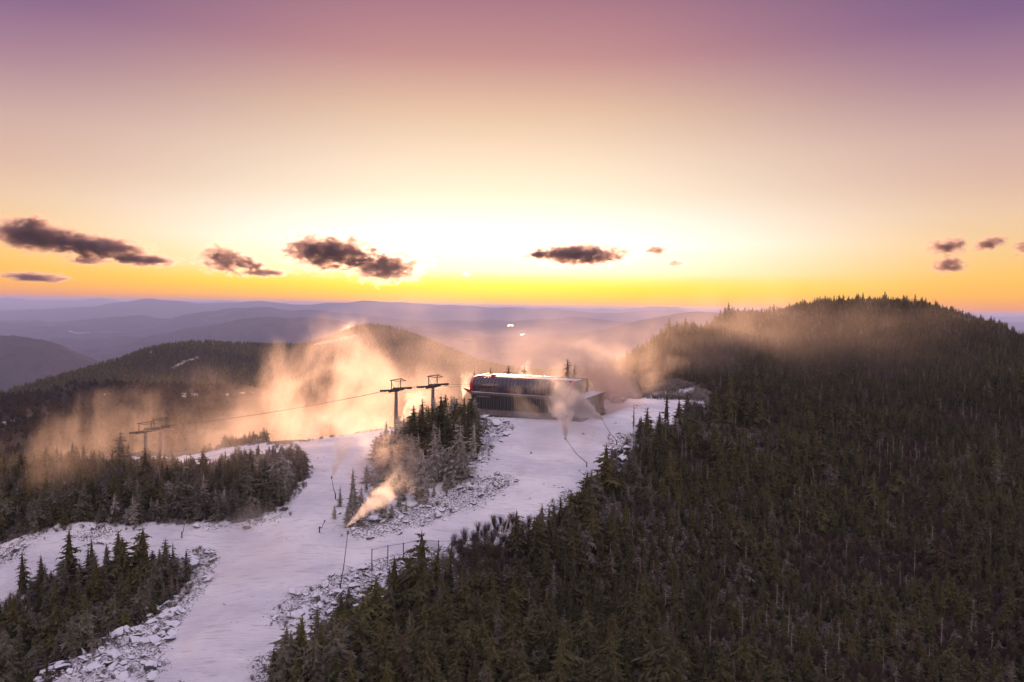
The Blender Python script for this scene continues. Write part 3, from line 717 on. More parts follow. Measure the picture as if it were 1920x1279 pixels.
# bare brush
def brush_mesh(seed):
    r = random.Random(seed); mb = MB()
    for k in range(46):
        a = r.uniform(0, 6.28); L = r.uniform(.5, 1.0); sp = r.uniform(.05, .45)
        q = Vector((math.cos(a) * sp * L, math.sin(a) * sp * L, L * .9)); mid = q * .5 + Vector((r.uniform(-.05, .05), r.uniform(-.05, .05), 0))
        mb.tube((0, 0, -.05), mid, .010, .007, 3, cap=False); mb.tube(mid, q, .007, .002, 3, cap=False)
        for j in range(3):
            s = mid.lerp(q, r.random()); mb.tube(s, s + Vector((r.uniform(-.16, .16), r.uniform(-.16, .16), r.uniform(.05, .2))), .005, .002, 3, cap=False)
    me = bpy.data.meshes.new('brush'); me.from_pydata(mb.v, [], mb.f); me.materials.append(m_brush); return me
colB = proto_collection('brush_clump', [brush_mesh(i) for i in range(5)])
BR = [wpoly([(840,1045),(860,1015),(930,985),(1000,985),(1000,1030),(960,1060),(880,1075)])] + CLR
xb, yb = jgrid(-40, 330, 60, 330, 1.0); mb_ = np.zeros(len(xb), bool)
for p in BR: mb_ |= inpoly(xb, yb, p)
fb = fbm(xb / 30, yb / 30, 3, 120) + .5 * fbm(xb / 9, yb / 9, 2, 130)
sb = np.zeros(len(xb), bool)
for p in SNOW: sb |= inpoly(xb, yb, p)
mb_ |= (fb > .33) & ~sb & (xb > 18)
mb_ &= ~((pad_mask(xb, yb) > .2)) & (xb / yb < .85)
xb, yb = xb[mb_], yb[mb_]
scatter('shrubs', np.stack([xb, yb, gz(xb, yb)], 1), rng.uniform(1., 2.2, len(xb)), rng.uniform(0, 6.28, len(xb)), rng.integers(0, 5, len(xb)), colB)
# middle mountain woods
xm, ym = jgrid(-1500, 700, 300, 1750, 7.)
um = xm / ym; k = (um > -.8) & (um < .4); xm, ym = xm[k], ym[k]
tr_ = np.zeros(len(xm), bool)
for p in TRAIL: tr_ |= inpoly(xm, ym, p)
pn = fbm(xm / 170, ym / 170, 4, 160); crestish = np.clip((ym - 650) / 300, 0, 1)
k = ~tr_ & (pn + crestish * .8 + rng.uniform(-.25, .25, len(xm)) > .02); 
xc, yc = xm[k], ym[k]
def low_tree(seed, mt, wide, broad=False):
    r = random.Random(seed); v = []; f = []
    for i in range(26 if not broad else 30):
        t = (i + .5) / 26; z = .1 + .9 * t
        rad = wide * (1 - t) if not broad else .32 * math.sin(min(1, t) * 3.0) + .05
        a = r.uniform(0, 6.28); n = len(v); z = min(z, 1.05)
        L = rad * r.uniform(.8, 1.2); b_ = .5 + .3 * r.random()
        v += [(0, 0, z + .09), (math.cos(a - b_) * L, math.sin(a - b_) * L, z - .06), (math.cos(a + b_) * L, math.sin(a + b_) * L, z - .06)]; f.append((n, n + 1, n + 2))
        n = len(v); a += 3.1
        v += [(0, 0, z + .09), (math.cos(a - b_) * L, math.sin(a - b_) * L, z - .06), (math.cos(a + b_) * L, math.sin(a + b_) * L, z - .06)]; f.append((n, n + 1, n + 2))
    me = bpy.data.meshes.new('far_tree'); me.from_pydata(v, [], f); me.materials.append(mt); return me
m_bare = foliage('bare_hardwood', (.06, .042, .028), (.085, .058, .04), (.05, .035, .026), 0)
colF = proto_collection('far_spruce', [low_tree(i, m_fol, .2) for i in range(4)] + [low_tree(9 + i, m_bare, .3, True) for i in range(3)])
scatter('woods', np.stack([xc, yc, Hmid(xc, yc) - .5], 1), rng.uniform(3.6, 7.2, len(xc)), rng.uniform(0, 6.28, len(xc)), rng.integers(0, 4, len(xc)), colF, rng.uniform(1.1, 1.6, len(xc)))
k = ~tr_ & ~k & (rng.random(len(xm)) < .8); xc, yc = xm[k], ym[k]
scatter('woods', np.stack([xc, yc, Hmid(xc, yc) - .5], 1), rng.uniform(4, 6.5, len(xc)), rng.uniform(0, 6.28, len(xc)), 4 + rng.integers(0, 3, len(xc)), colF, rng.uniform(1.0, 1.5, len(xc)))

# leaning pale trunk
q = ground_at(941, 1022); zt = ray(956, 962)[2] * q[1]
e = empty('dead_tree', q, 'leaning pale bare trunk at the edge of the run beside a dark spruce', 'dead tree')
top = Vector(pt(956, 962, q[1])) - Vector(q)
MB().tube((0, 0, -.3), top * .55, .13, .10, 7).tube(top * .55, top, .10, .05, 7).build('trunk', [m_birch], e)
MB().tube(top * .4, top * .4 + Vector((-.9, 0, .35)), .03, .01, 4).tube(top * .7, top * .7 + Vector((.6, .1, .5)), .03, .01, 4).build('branch', [m_birch], e)

# ------------------------------------------------------------------ boulders
import bmesh
def rock_mesh(seed, flat=.7):
    r = random.Random(seed); bm = bmesh.new()
    for k in range(16):
        p = Vector((r.gauss(0, 1), r.gauss(0, 1), r.gauss(0, 1))).normalized() * r.uniform(.8, 1.1); bm.verts.new((p.x, p.y * r.uniform(.75, 1), p.z * flat))
    rs = bmesh.ops.convex_hull(bm, input=bm.verts); bmesh.ops.delete(bm, geom=[v_ for v_ in bm.verts if not v_.link_faces], context='VERTS')
    bmesh.ops.bevel(bm, geom=bm.edges[:], offset=.07, segments=1, affect='EDGES')
    me = bpy.data.meshes.new('boulder'); bm.to_mesh(me); bm.free(); me.materials.append(m_rock); return me
V_rock = [rock_mesh(i, f_) for i, f_ in enumerate([.7, .6, .45, .8, .35, .6, .5])]
def boulder(px, py, wpx, label, v_=None, group=None, sz=.75, sink=.2, tilt=None):
    q = ground_at(px, py); s = wpx / F * q[1] / 2 * 1.25
    o = bpy.data.objects.new('boulder', V_rock[random.randrange(7) if v_ is None else v_]); C.objects.link(o)
    o.location = (q[0], q[1], q[2] + s * sink); o.scale = (s, s * random.uniform(.7, 1), s * sz * random.uniform(.8, 1.2))
    o.rotation_euler = tilt or (random.uniform(-.3, .3), random.uniform(-.3, .3), random.uniform(0, 6.28))
    tag(o, label, 'boulder', group); return o
boulder(606, 1127, 34, 'rounded snow capped boulder with a black hollow, left of the snow gun mast', 3, sz=.9)
boulder(637, 1115, 32, 'big blue grey boulder at the foot of the thin snow gun mast', 0)
boulder(661, 1100, 28, 'large smooth boulder between the gun mast foot and the dark trees', 1)
boulder(558, 1160, 30, 'tilted slab boulder at the lower end of the rock bank by the run', 4, tilt=(.5, .3, .6))
boulder(573, 1166, 20, 'squat grey boulder leaning against the tilted slab', 3)
boulder(683, 1066, 26, 'dark faced boulder beside the first fence post', 5)
boulder(157, 1238, 34, 'big blocky white topped boulder near the bottom of the lower left copse', 3, sz=.9)
boulder(222, 1200, 30, 'long tilted slab of snowy rock halfway down the lower left boulder field', 4, tilt=(.5, -.4, .8))
boulder(252, 1203, 30, 'round snow capped boulder right of the long tilted slab', 0, sz=.9)
boulder(262, 1152, 44, 'long pale ledge with a black crack beneath it beside the lower left copse', 4, tilt=(.35, -.5, .6))
boulder(215, 1247, 30, 'wide white boulder in the middle of the lower left boulder field', 1)
boulder(175, 1262, 34, 'broad snow covered slab low in the left boulder field', 2)
boulder(115, 1272, 26, 'dark sided boulder at the bottom edge near the left copse', 5)
boulder(285, 1170, 22, 'rounded boulder at the upper end of the lower left boulder field', 0)
boulder(932, 797, 30, 'snow heaped boulder below the left corner of the station wall', 6)
boulder(905, 790, 28, 'snow heaped boulder between the frosted spruce and the station wall', 5)
boulder(708, 975, 40, 'dark rock slab at the lower left of the ledge under the copse', 4, tilt=(.3, .1, .4))
boulder(770, 945, 50, 'long dark cracked ledge of rock under the frosted copse', 2, tilt=(.35, .1, .35), sz=.6)
boulder(1165, 868, 26, 'snowy boulder in the gap between two dark spruces by the snow slope', 0)
boulder(1150, 890, 22, 'snowy boulder lowest in the gap by the dark bushy spruce', 3)
boulder(1175, 845, 22, 'snowy boulder under the base of the upper right snow gun', 1)
GL = ['snow dusted boulder in the boulder field beside the lower left copse', 'grey snow dusted stone in the rock bank between the fence and the run', 'dark snow dusted rock on the ledge below the copse',
      'snow dusted rock by the left station corner', 'snow dusted rock beside the right hand forest edge']
GG = ['boulders of the lower left field', 'stones of the rock bank by the fence', 'rocks of the copse ledge', 'rocks by the station corner', 'rocks by the forest edge']
nb = 0
for ri, gi_, n_, s0, s1 in ((0, 0, 75, 11, 34), (1, 1, 85, 9, 22), (2, 2, 45, 8, 22), (3, 3, 22, 8, 18), (4, 4, 18, 8, 18)):
    Pp = ROCK[ri]; lo, hi = Pp.min(0), Pp.max(0); k = 0
    while k < n_:
        a, b_ = rng.uniform(lo[0], hi[0]), rng.uniform(lo[1], hi[1])
        if not inpoly(np.array([a]), np.array([b_]), Pp)[0]: continue
        k += 1; s = rng.uniform(s0, s1) * (rng.random() * .5 + .5) / F * b_ / 2
        o = bpy.data.objects.new('boulder', V_rock[random.randrange(7)]); C.objects.link(o)
        o.location = (a, b_, float(gz(np.array([a]), np.array([b_]))[0]) + s * .25); o.scale = (s * 1.1, s, s * random.uniform(.5, .9)); o.rotation_euler = (random.uniform(-.5, .5), random.uniform(-.5, .5), random.uniform(0, 6.28))
        bx_, by_ = topix(np.array([[o.location.x, o.location.y, o.location.z]])); mid_ = np.array([topix(np.array([[q_[0], q_[1], Hbase(q_[0], q_[1])]]))[1][0] for q_ in Pp]); f_ = (by_[0] - mid_.min()) / (np.ptp(mid_) + 1)
        tag(o, '%s %s, in its %s third' % ('larger' if s > .55 else ('mid sized' if s > .35 else 'small'), GL[gi_].replace('in the boulder field beside the lower left copse', 'of the lower left boulder field').replace('grey snow dusted', 'grey').replace('in the rock bank between the fence and the run', 'in the rock bank below the fence'), 'upper' if f_ < .33 else ('middle' if f_ < .66 else 'lower')), 'boulder', GG[gi_]); nb += 1
colR = proto_collection('loose_stone', V_rock)
xs = []; ys = []
for ri, Pp in enumerate(ROCK):
    lo, hi = Pp.min(0), Pp.max(0); n_ = int((hi[0] - lo[0]) * (hi[1] - lo[1]) * (6 if ri in (0, 1) else 3.)); a = rng.uniform(lo[0], hi[0], n_); b_ = rng.uniform(lo[1], hi[1], n_)
    k = inpoly(a + 1.2 * fbm(a, b_, 2, 5), b_ + 1.2 * fbm(a + 9, b_, 2, 6), Pp) & (fbm(a / 2.6, b_ / 1.6, 3, 61) + rng.uniform(-.25, .25, n_) > (-.22 if ri in (0, 1) else .05)) & (ri != 9 or rng.random() < 0); xs.append(a[k]); ys.append(b_[k])
xs = np.concatenate(xs); ys = np.concatenate(ys)
a, b_ = rng.uniform(-60, 40, 9000), rng.uniform(62, 200, 9000); k = np.zeros(9000, bool)
k |= inpoly(a, b_, SNOW[0]) & (fbm(a / 6, b_ / 6, 3, 44) > .14) & (rng.random(9000) < .5) & (pad_mask(a, b_) < .3)
xs = np.concatenate([xs, a[k]]); ys = np.concatenate([ys, b_[k]]); n_ = len(xs)
szs = rng.lognormal(-1.9, .7, n_).clip(.05, .8) * np.clip(ys / 100, .7, 1.5)
szs[-k.sum():] *= .5; szs = szs * np.where(ys < 92, 1.25, 1)
scatter('rubble', np.stack([xs, ys, gz(xs, ys) - szs * .02], 1), szs, np.stack([rng.uniform(-.6, .6, n_), rng.uniform(-.6, .6, n_), rng.uniform(0, 6.28, n_)], 1), rng.integers(0, 7, n_), colR)
print('rubble', n_)
a, b_ = rng.uniform(-75, 60, 60000), rng.uniform(60, 225, 60000); k = np.zeros(60000, bool)
for Pp in ROCK: k |= inpoly(a, b_, Pp) & (rng.random(60000) < .10)
ens = edge_near(a, b_, 1.5); ins = np.zeros(60000, bool)
for Pp in SNOW: ins |= inpoly(a, b_, Pp)
k |= inpoly(a, b_, ROCK[9]) & (rng.random(60000) < .8)
k |= ins & (ens < .99) & (rng.random(60000) < .5)
k &= (pad_mask(a, b_) < .1) & (fbm(a / 4, b_ / 4, 3, 81) > -.1); a, b_ = a[k], b_[k]; n_ = len(a)
m_fbr = foliage('frosted_brush', (.12, .10, .09), (.20, .16, .14), (.16, .13, .12), .8)
colG = proto_collection('low_brush', remat([o.data for o in colB.objects], m_fbr))
scatter('shrubs', np.stack([a, b_, gz(a, b_)], 1), rng.uniform(.3, .9, n_) * np.where(b_ > 195, 2.4, 1), rng.uniform(0, 6.28, n_), rng.integers(0, 5, n_), colG, rng.uniform(1, 1.8, n_))

# ------------------------------------------------------------------ lift station
rz = math.atan2(BU[1], BU[0])
st = empty('lift_station', (BA[0], BA[1], BZ), 'long dark lift terminal with a red edged barrel roof on the snowy summit', 'building', rotz=rz)
EV = BA[2] - BZ; W = 17.5; L_ = BLEN
MB().box((0, .15, -1.5), (L_, W - .1, 1.35)).build('foundation', [m_conc], st)
MB().box((.1, .30, 1.35), (L_ - .1, W - .3, EV - .25)).build('wall', [m_wall], st)
npan = 30
pm_ = MB()
pw = (L_ - .1) / npan
pm_.box((.03, 0, 1.4), (pw - .03, .14, EV - .5)); pm_.box((0 - .02, -.09, 1.4), (.10, 0, EV - .5), 1); pm_.box((pw / 2 - .05, -.05, 1.4), (pw / 2 + .03, 0, EV - .5), 1)
for i in range(npan):
    if i == 0: o = p0 = pm_.build('cladding_panel', [m_wall, m_seam], st)
    else: o = p0.copy(); C.objects.link(o); o.parent = st
    o.location = (.05 + pw * i, .15, 0)
npr = 16; pw2 = (W - .3) / npr
pm_ = MB().box((0, .02, 1.4), (.14, pw2 - .03, EV - .5)); pm_.box((.14, 0, 1.4), (.20, .10, EV - .5), 1)
for i in range(npr):
    if i == 0: o = p0 = pm_.build('end_panel', [m_tan, m_seam], st)
    else: o = p0.copy(); C.objects.link(o); o.parent = st
    o.location = (L_ - .1, .15 + pw2 * i, 0)
MB().box((-.05, .02, 1.28), (L_ + .12, .14, 1.40)).build('sill_trim', [m_seam], st)
# lower roof with snow, and its fascia
rf = MB().box((-.3, -.35, EV - .22), (L_ + .5, W + .2, EV)).build('roof', [m_roof], st)
MB().box((-.35, -.42, EV - .45), (L_ + .55, -.352, EV + .06)).box((L_ + .502, -.352, EV - .45), (L_ + .57, W + .2, EV + .06)).build('fascia', [m_seam], st)
MB().box((1.2, -.02, EV - 1.0), (4.6, .04, EV - .75)).build('sign_board', [m_roof], st)
# barrel: front curve profile (y, z above eave)
BH = 3.35; prof = []
for k in range(9):
    t = k / 8; a = R(-18) + t * R(100)
    prof.append((2.9 - 2.35 * abs(math.cos(a)) ** .62 , BH * .42 + BH * .56 * math.sin(a) * 1.0))
prof = [(1.1, 0.02)] + prof + [(3.6, BH)]
BL = L_ * .885; NB = 26; bw = BL / NB; y_back = 11.5
def strip(name, x0, x1, mt, off, prf=prof, thick=.05, parent=st):
    mb = MB(); n = len(prf)
    for s in (off, off - thick):
        for (yy, zz_) in prf:
            cx_, cz_ = 3.4, 1.2; d = Vector((yy - cx_, zz_ - cz_)); d = d.normalized() * s if d.length else d
            for xx in (x0, x1): mb.v.append((xx, yy + d.x, EV + max(.0, zz_ + d.y)))
    for k in range(n - 1):
        a = 2 * k; mb.f.append((a, a + 1, a + 3, a + 2)); b_ = a + 2 * n; mb.f.append((b_, b_ + 2, b_ + 3, b_ + 1))
        mb.f.append((a, a + 2, b_ + 2, b_)); mb.f.append((a + 1, b_ + 1, b_ + 3, a + 3))
    mb.f.append((0, 2 * n, 2 * n + 1, 1)); mb.f.append((2 * n - 2, 2 * n - 1, 4 * n - 1, 4 * n - 2))
    mb.m = [0] * len(mb.f); return mb.build(name, [mt], parent)
p0 = strip('roof_panel', .08, bw - .02, m_pane, 0)
r0_ = strip('roof_rib', -.045, .045, m_dark, .06, thick=.12)
for i in range(NB):
    if i:
        o = p0.copy(); C.objects.link(o); o.parent = st; o.location.x = i * bw
        o = r0_.copy(); C.objects.link(o); o.parent = st; o.location.x = i * bw
MB().box((-.1, 3.62, EV + BH - .10), (BL + .1, y_back - 1.5, EV + BH + .04)).build('flat_roof', [m_roof], st)
MB().box((0, 3.45, EV + BH + .02), (BL, 3.60, EV + BH + .14)).build('ridge_trim', [m_red], st)
pb = [(y_back + 3.4 - yy + .4, zz_) for yy, zz_ in prof]
mb = MB()
for k in range(len(prof) - 1):
    (y0_, z0_), (y1_, z1_) = pb[k], pb[k + 1]; mb.add([(0, y0_, EV + z0_), (BL, y0_, EV + z0_), (BL, y1_, EV + z1_), (0, y1_, EV + z1_)], [(0, 1, 2, 3)])
mb.build('rear_glazing', [m_pane], st)
# red end hood with its hooked lip, and the red frame at the far end
def hood(name, x0, x1, off, th):
    o = strip(name, x0, x1, m_red, off, thick=th)
    return o
hood('end_hood', -.75, -.08, .14, .30)
MB().box((-.75, 3.4, EV + BH - .2), (-.08, y_back - 1.0, EV + BH + .18)).build('hood_top', [m_red], st)
MB().add([(-1.0, .7, EV - .35), (-1.0, 1.5, EV - .35), (-2.6, .7, EV + .55), (-2.6, 1.5, EV + .55), (-1.0, .7, EV + .45), (-1.0, 1.5, EV + .45), (-2.5, .7, EV + .75), (-2.5, 1.5, EV + .75)],
         [(0, 2, 3, 1), (4, 5, 7, 6), (0, 4, 6, 2), (1, 3, 7, 5), (2, 6, 7, 3), (0, 1, 5, 4)]).build('hood_lip', [m_red], st)
hood('end_frame', BL - .02, BL + .28, .10, .25)
mb = MB().add([(BL + .2, yy, EV + zz_) for yy, zz_ in prof] + [(BL + .2, y_back, EV + BH), (BL + .2, y_back, EV)], [tuple(range(len(prof) + 2))]); mb.build('end_wall', [m_tan], st)
MB().box((3.0, 3.9, EV + BH + .05), (3.9, 4.6, EV + BH + .55)).build('roof_vent', [m_red], st)
# bullwheel seen through the glazing
MB().tube((1.5, 7, EV + .9), (1.5, 7, EV + 1.15), 2.3, n=20).build('bullwheel', [m_dark], st)
MB().box((.5, 3.2, EV + 1.9), (BL - 2, 3.5, EV + 2.2)).box((.5, 10.2, EV + 1.9), (BL - 2, 10.5, EV + 2.2)).build('guide_rail', [m_dark], st)

# ------------------------------------------------------------------ lift towers and ropes
ldir = np.array([-BU[0], -BU[1]]); axis0 = BA[:2] + BV * 6.5
def on_line(px):
    a = ray(px, 700)[0]; t = (axis0[0] - a * axis0[1]) / (a * ldir[1] - ldir[0]); return axis0 + ldir * t, t
perp = np.array([-ldir[1], ldir[0]])
def lift_tower(px, py_rope, py_next, label, group, grade):
    (tx, ty_), t = on_line(px); z_r = ray(px, py_rope)[2] * ty_; gzv = float(gz(np.array([tx]), np.array([ty_]))[0])
    Hh = z_r - gzv; e = empty('lift_tower', (tx, ty_, gzv), label, 'lift tower', group, math.atan2(ldir[1], ldir[0]))
    # local x runs along the line, y across it
    MB().tube((0, 0, -1.5), (0, 0, Hh - .5), .50, .36, 12).build('mast', [m_steel], e)
    MB().box((-.25, -3.3, Hh - .65), (.25, 3.3, Hh - .25)).build('crossarm', [m_dark], e)
    for s in (-1, 1):
        yy = s * 2.9; mb = MB()
        sl = lambda xx: Hh + xx * grade
        mb.add([(-2.7, yy - .07, sl(-2.7) - .32), (2.7, yy - .07, sl(2.7) - .32), (2.7, yy - .07, sl(2.7) - .05), (-2.7, yy - .07, sl(-2.7) - .05), (-2.7, yy + .07, sl(-2.7) - .32), (2.7, yy + .07, sl(2.7) - .32), (2.7, yy + .07, sl(2.7) - .05), (-2.7, yy + .07, sl(-2.7) - .05)],
               [(0, 1, 2, 3), (7, 6, 5, 4), (0, 4, 5, 1), (3, 2, 6, 7), (0, 3, 7, 4), (1, 5, 6, 2)])
        for xx in (-1.8, 0, 1.8): mb.box((xx - .75, yy - .13, sl(xx) - .42), (xx + .75, yy + .13, sl(xx) - .28))
        bmo = mb.build('sheave_beam', [m_dark], e)
        wm = MB().tube((0, -.09, 0), (0, .09, 0), .27, n=12)
        for k in range(10):
            xx = -2.5 + 5.0 * k / 9
            if k == 0: o = w0 = wm.build('sheave', [m_dark], bmo)
            else: o = w0.copy(); C.objects.link(o); o.parent = bmo
            o.location = (xx, yy + s * .2, sl(xx) - .12)
        # lifting frame over each train
    mb = MB()
    for yy in (-2.2, 2.2):
        mb.tube((0, yy, Hh - .3), (0, yy, Hh + 2.3), .12, n=6)
    mb.tube((0, -2.9, Hh + 2.3), (0, 2.9, Hh + 2.3), .13, n=6)
    mb.tube((0, -2.2, Hh + 1.7), (0, -.2, Hh - .2), .05, n=5).tube((0, 2.2, Hh + 1.7), (0, .2, Hh - .2), .05, n=5)
    mb.tube((-1.5, -2.2, Hh + 1.9), (-1.5, 2.2, Hh + 2.1), .10, n=6).tube((-1.5, -2.2, Hh + 1.9), (0, -2.2, Hh + 2.3), .08, n=6).tube((-1.5, 2.2, Hh + 2.1), (0, 2.2, Hh + 2.3), .08, n=6)
    mb.build('lifting_frame', [m_dark], e)
    mb = MB().tube((.15, -.55, 1.0), (.15, -.40, Hh - .6), .03, n=5).tube((-.2, -.55, 1.0), (-.2, -.40, Hh - .6), .03, n=5)
    k = 1.2
    while k < Hh - .8: mb.tube((.15, -.55 + .15 * k / Hh, k), (-.2, -.55 + .15 * k / Hh, k), .02, n=4); k += .4
    mb.build('ladder', [m_dark], e)
    mb = MB()
    for s in (-1, 1):
        yy = s * 2.3; mb.box((-2.8, yy - .22, Hh - .95), (2.8, yy + .22, Hh - .88))
    mb.build('catwalk', [m_steel], e)
    return Vector((tx, ty_, z_r))
tw = []
for px, pr, lab in [(812, 722, 'lift tower nearest the station, rising behind the copse trees'), (743, 729, 'tall lift tower on the snow crest left of the copse'),
                    (300, 800, 'right hand one of the two pale lift towers above the distant snow patch'), (272, 807, 'left hand one of the two pale lift towers above the distant snow patch')]:
    tw.append(lift_tower(px, pr, 0, lab, 'lift towers', -.10 if px > 700 else -.16))
stn = Vector((*(axis0 + np.array(BU) * 1.5), EV + BZ + 1.1))
chain = [stn] + tw + [tw[-1] + Vector((ldir[0], ldir[1], 0)) * 60 + Vector((0, 0, -16))]
for s, lab in ((-1, 'haul rope on the near side of the lift towers'), (1, 'haul rope on the far side of the lift towers')):
    mb = MB(); off = Vector((perp[0], perp[1], 0)) * 2.9 * s
    for a, b_ in zip(chain[:-1], chain[1:]):
        n = 10; sag = .012 * (a - b_).length; pp = [a.lerp(b_, k / n) + off - Vector((0, 0, 4 * sag * (k / n) * (1 - k / n))) for k in range(n + 1)]
        for k in range(n): mb.tube(pp[k], pp[k + 1], .035, n=5, cap=False)
    tag(mb.build('haul_rope', [m_rope]), lab, 'cable', 'haul ropes')

# ------------------------------------------------------------------ snow guns
def gun(hx, hy, bx, by, label, Yh=None, blen=.28, side=(0, 0)):
    """thin lance from the nozzle (hx,hy) down to the foot (bx,by); foot on the ground"""
    q = ground_at(bx, by); Yv = Yh or q[1]; h = Vector(pt(hx, hy, Yv)); f_ = Vector(q)
    e = empty('snow_gun', f_, label, 'snow gun', 'snow guns'); d = h - f_
    MB().tube((0, 0, -.5), (0, 0, max(.9, d.z * .18)), .09, .09, 8).build('base_post', [m_dark], e)
    MB().tube((0, 0, max(.8, d.z * .15)), d * .45, .07, .05, 7).tube(d * .45, d, .05, .03, 7).build('lance', [m_dark], e)
    dn = d.normalized(); MB().tube(d - dn * .05, d + dn * .3, .10, .12, 9).tube(d + dn * .3, d + dn * .36, .12, .05, 9).build('nozzle_head', [m_steel], e)
    return h
gA = gun(1128, 785, 1156, 840, 'long slanted snow gun lance over the slope beside the upper right boulders', blen=.3)
gB = gun(1061, 824, 1100, 880, 'slanted snow gun lance reaching over the middle of the snow slope')
gC = gun(622, 897, 629, 930, 'snow gun lance at the left tip of the copse blowing straight up')
gD = gun(652, 1000, 638, 1112, 'tall thin snow gun mast rising from the boulders beside the run')
gE = gun(346, 983, 341, 1004, 'short snow gun stick on the snow above the lower left copse')
gF = gun(608, 979, 599, 992, 'dark slanted gun stand at the narrow left end of the copse')
gG = gun(597, 1162, 597, 1178, 'short rusty post gun stand below the rock bank') if False else None
q = ground_at(597, 1176)
tag(MB().tube(Vector(q) - Vector((0, 0, .3)), Vector(q) + Vector((0, 0, 1.1)), .05, n=7).build('marker_post', [m_red]), 'short rusty marker post on the snow below the rock bank', 'marker post')
# vehicle on the plateau
q = ground_at(1157, 757)
e = empty('parked_truck', q, 'low snow dusted vehicle parked beyond the station plateau', 'vehicle', rotz=.15)
MB().add([(-2, -.9, .35), (2, -.9, .35), (2, .9, .35), (-2, .9, .35), (-2, -.9, .95), (2, -.9, .9), (2, .9, .9), (-2, .9, .95)], [(3,2,1,0),(4,5,6,7),(0,1,5,4),(1,2,6,5),(2,3,7,6),(3,0,4,7)]).build('body', [m_car], e)
MB().add([(-1.7, -.82, .93), (.9, -.82, .93), (.9, .82, .93), (-1.7, .82, .93), (-1.3, -.7, 1.55), (.35, -.7, 1.55), (.35, .7, 1.55), (-1.3, .7, 1.55)], [(4,5,6,7),(0,1,5,4),(1,2,6,5),(2,3,7,6),(3,0,4,7)]).build('cab', [m_car], e)
MB().box((-1.2, -.80, 1.0), (-.3, -.77, 1.4)).box((-.2, -.80, 1.0), (.45, -.77, 1.4)).build('side_window', [m_glass], e)
for sx1 in (-1.3, 1.3):
    for sy1 in (-.85, .85): MB().tube((sx1, sy1 - .1, .35), (sx1, sy1 + .1, .35), .36, n=12).build('wheel', [m_dark], e)
# radio mast on the far summit
qm = wpoly([(671, 630)], y0=1200, y1=1700, H=Hmid)[0]; zmm = float(Hmid(qm[:1], qm[1:2])[0])
e = empty('radio_mast', (qm[0], qm[1], zmm), 'small lattice mast on the far snowmaking summit', 'mast')
MB().tube((0, 0, -2), (0, 0, 20), .9, .5, 6).build('mast', [m_dark], e); MB().box((-1.6, -1.6, 10), (1.6, 1.6, 12)).box((-1.2, -1.2, 16), (1.2, 1.2, 17.5)).build('antenna', [m_dark], e)

# ------------------------------------------------------------------ fence
fp = [(697, 1070, 2.9), (727, 1063, 2.75), (756, 1060, 2.45), (789, 1056, 2.65), (822, 1052, 2.6), (847, 1046, 2.3), (865, 1046, 2.4), (902, 1046, 2.4)]
fq = [ground_at(a, b_) for a, b_, h in fp]
e = empty('safety_fence', fq[0], 'row of thin dark posts with rails and netting between the rock bank and the run', 'fence')
o0 = np.array(fq[0]); top = []
for (a, b_, h), q in zip(fp, fq):
    d = Vector(q - o0); MB().tube(d - Vector((0, 0, .4)), d + Vector((0, 0, h)), .06, n=7).build('post', [m_dark], e); top.append((d, h))
for k in range(len(top) - 1):
    (a, ha), (b_, hb) = top[k], top[k + 1]
    mb = MB().tube(a + Vector((0, 0, ha - .12)), b_ + Vector((0, 0, hb - .12)), .025, n=5)
    mb.build('rail', [m_net], e)
    if k in (0, 3): MB().tube(a + Vector((0, 0, ha * .45)), b_ + Vector((0, 0, hb * .45)), .025, n=5).build('rail', [m_net], e)
for k in (3, 5, 6):
    (a, ha), (b_, hb) = top[k], top[k + 1]; mb = MB(); n = 26
    for j in range(n + 1):
        t = j / n; p_ = a.lerp(b_, t); hj = ha + (hb - ha) * t
        mb.tube(p_ + Vector((0, 0, hj * .42)), p_ + Vector((0, 0, hj - .14)), .009, n=3, cap=False)
    for j in range(12):
        t = .42 + .5 * j / 11; mb.tube(a + Vector((0, 0, ha * t)), b_ + Vector((0, 0, hb * t)), .009, n=3, cap=False)
    mb.build('netting', [m_net], e)

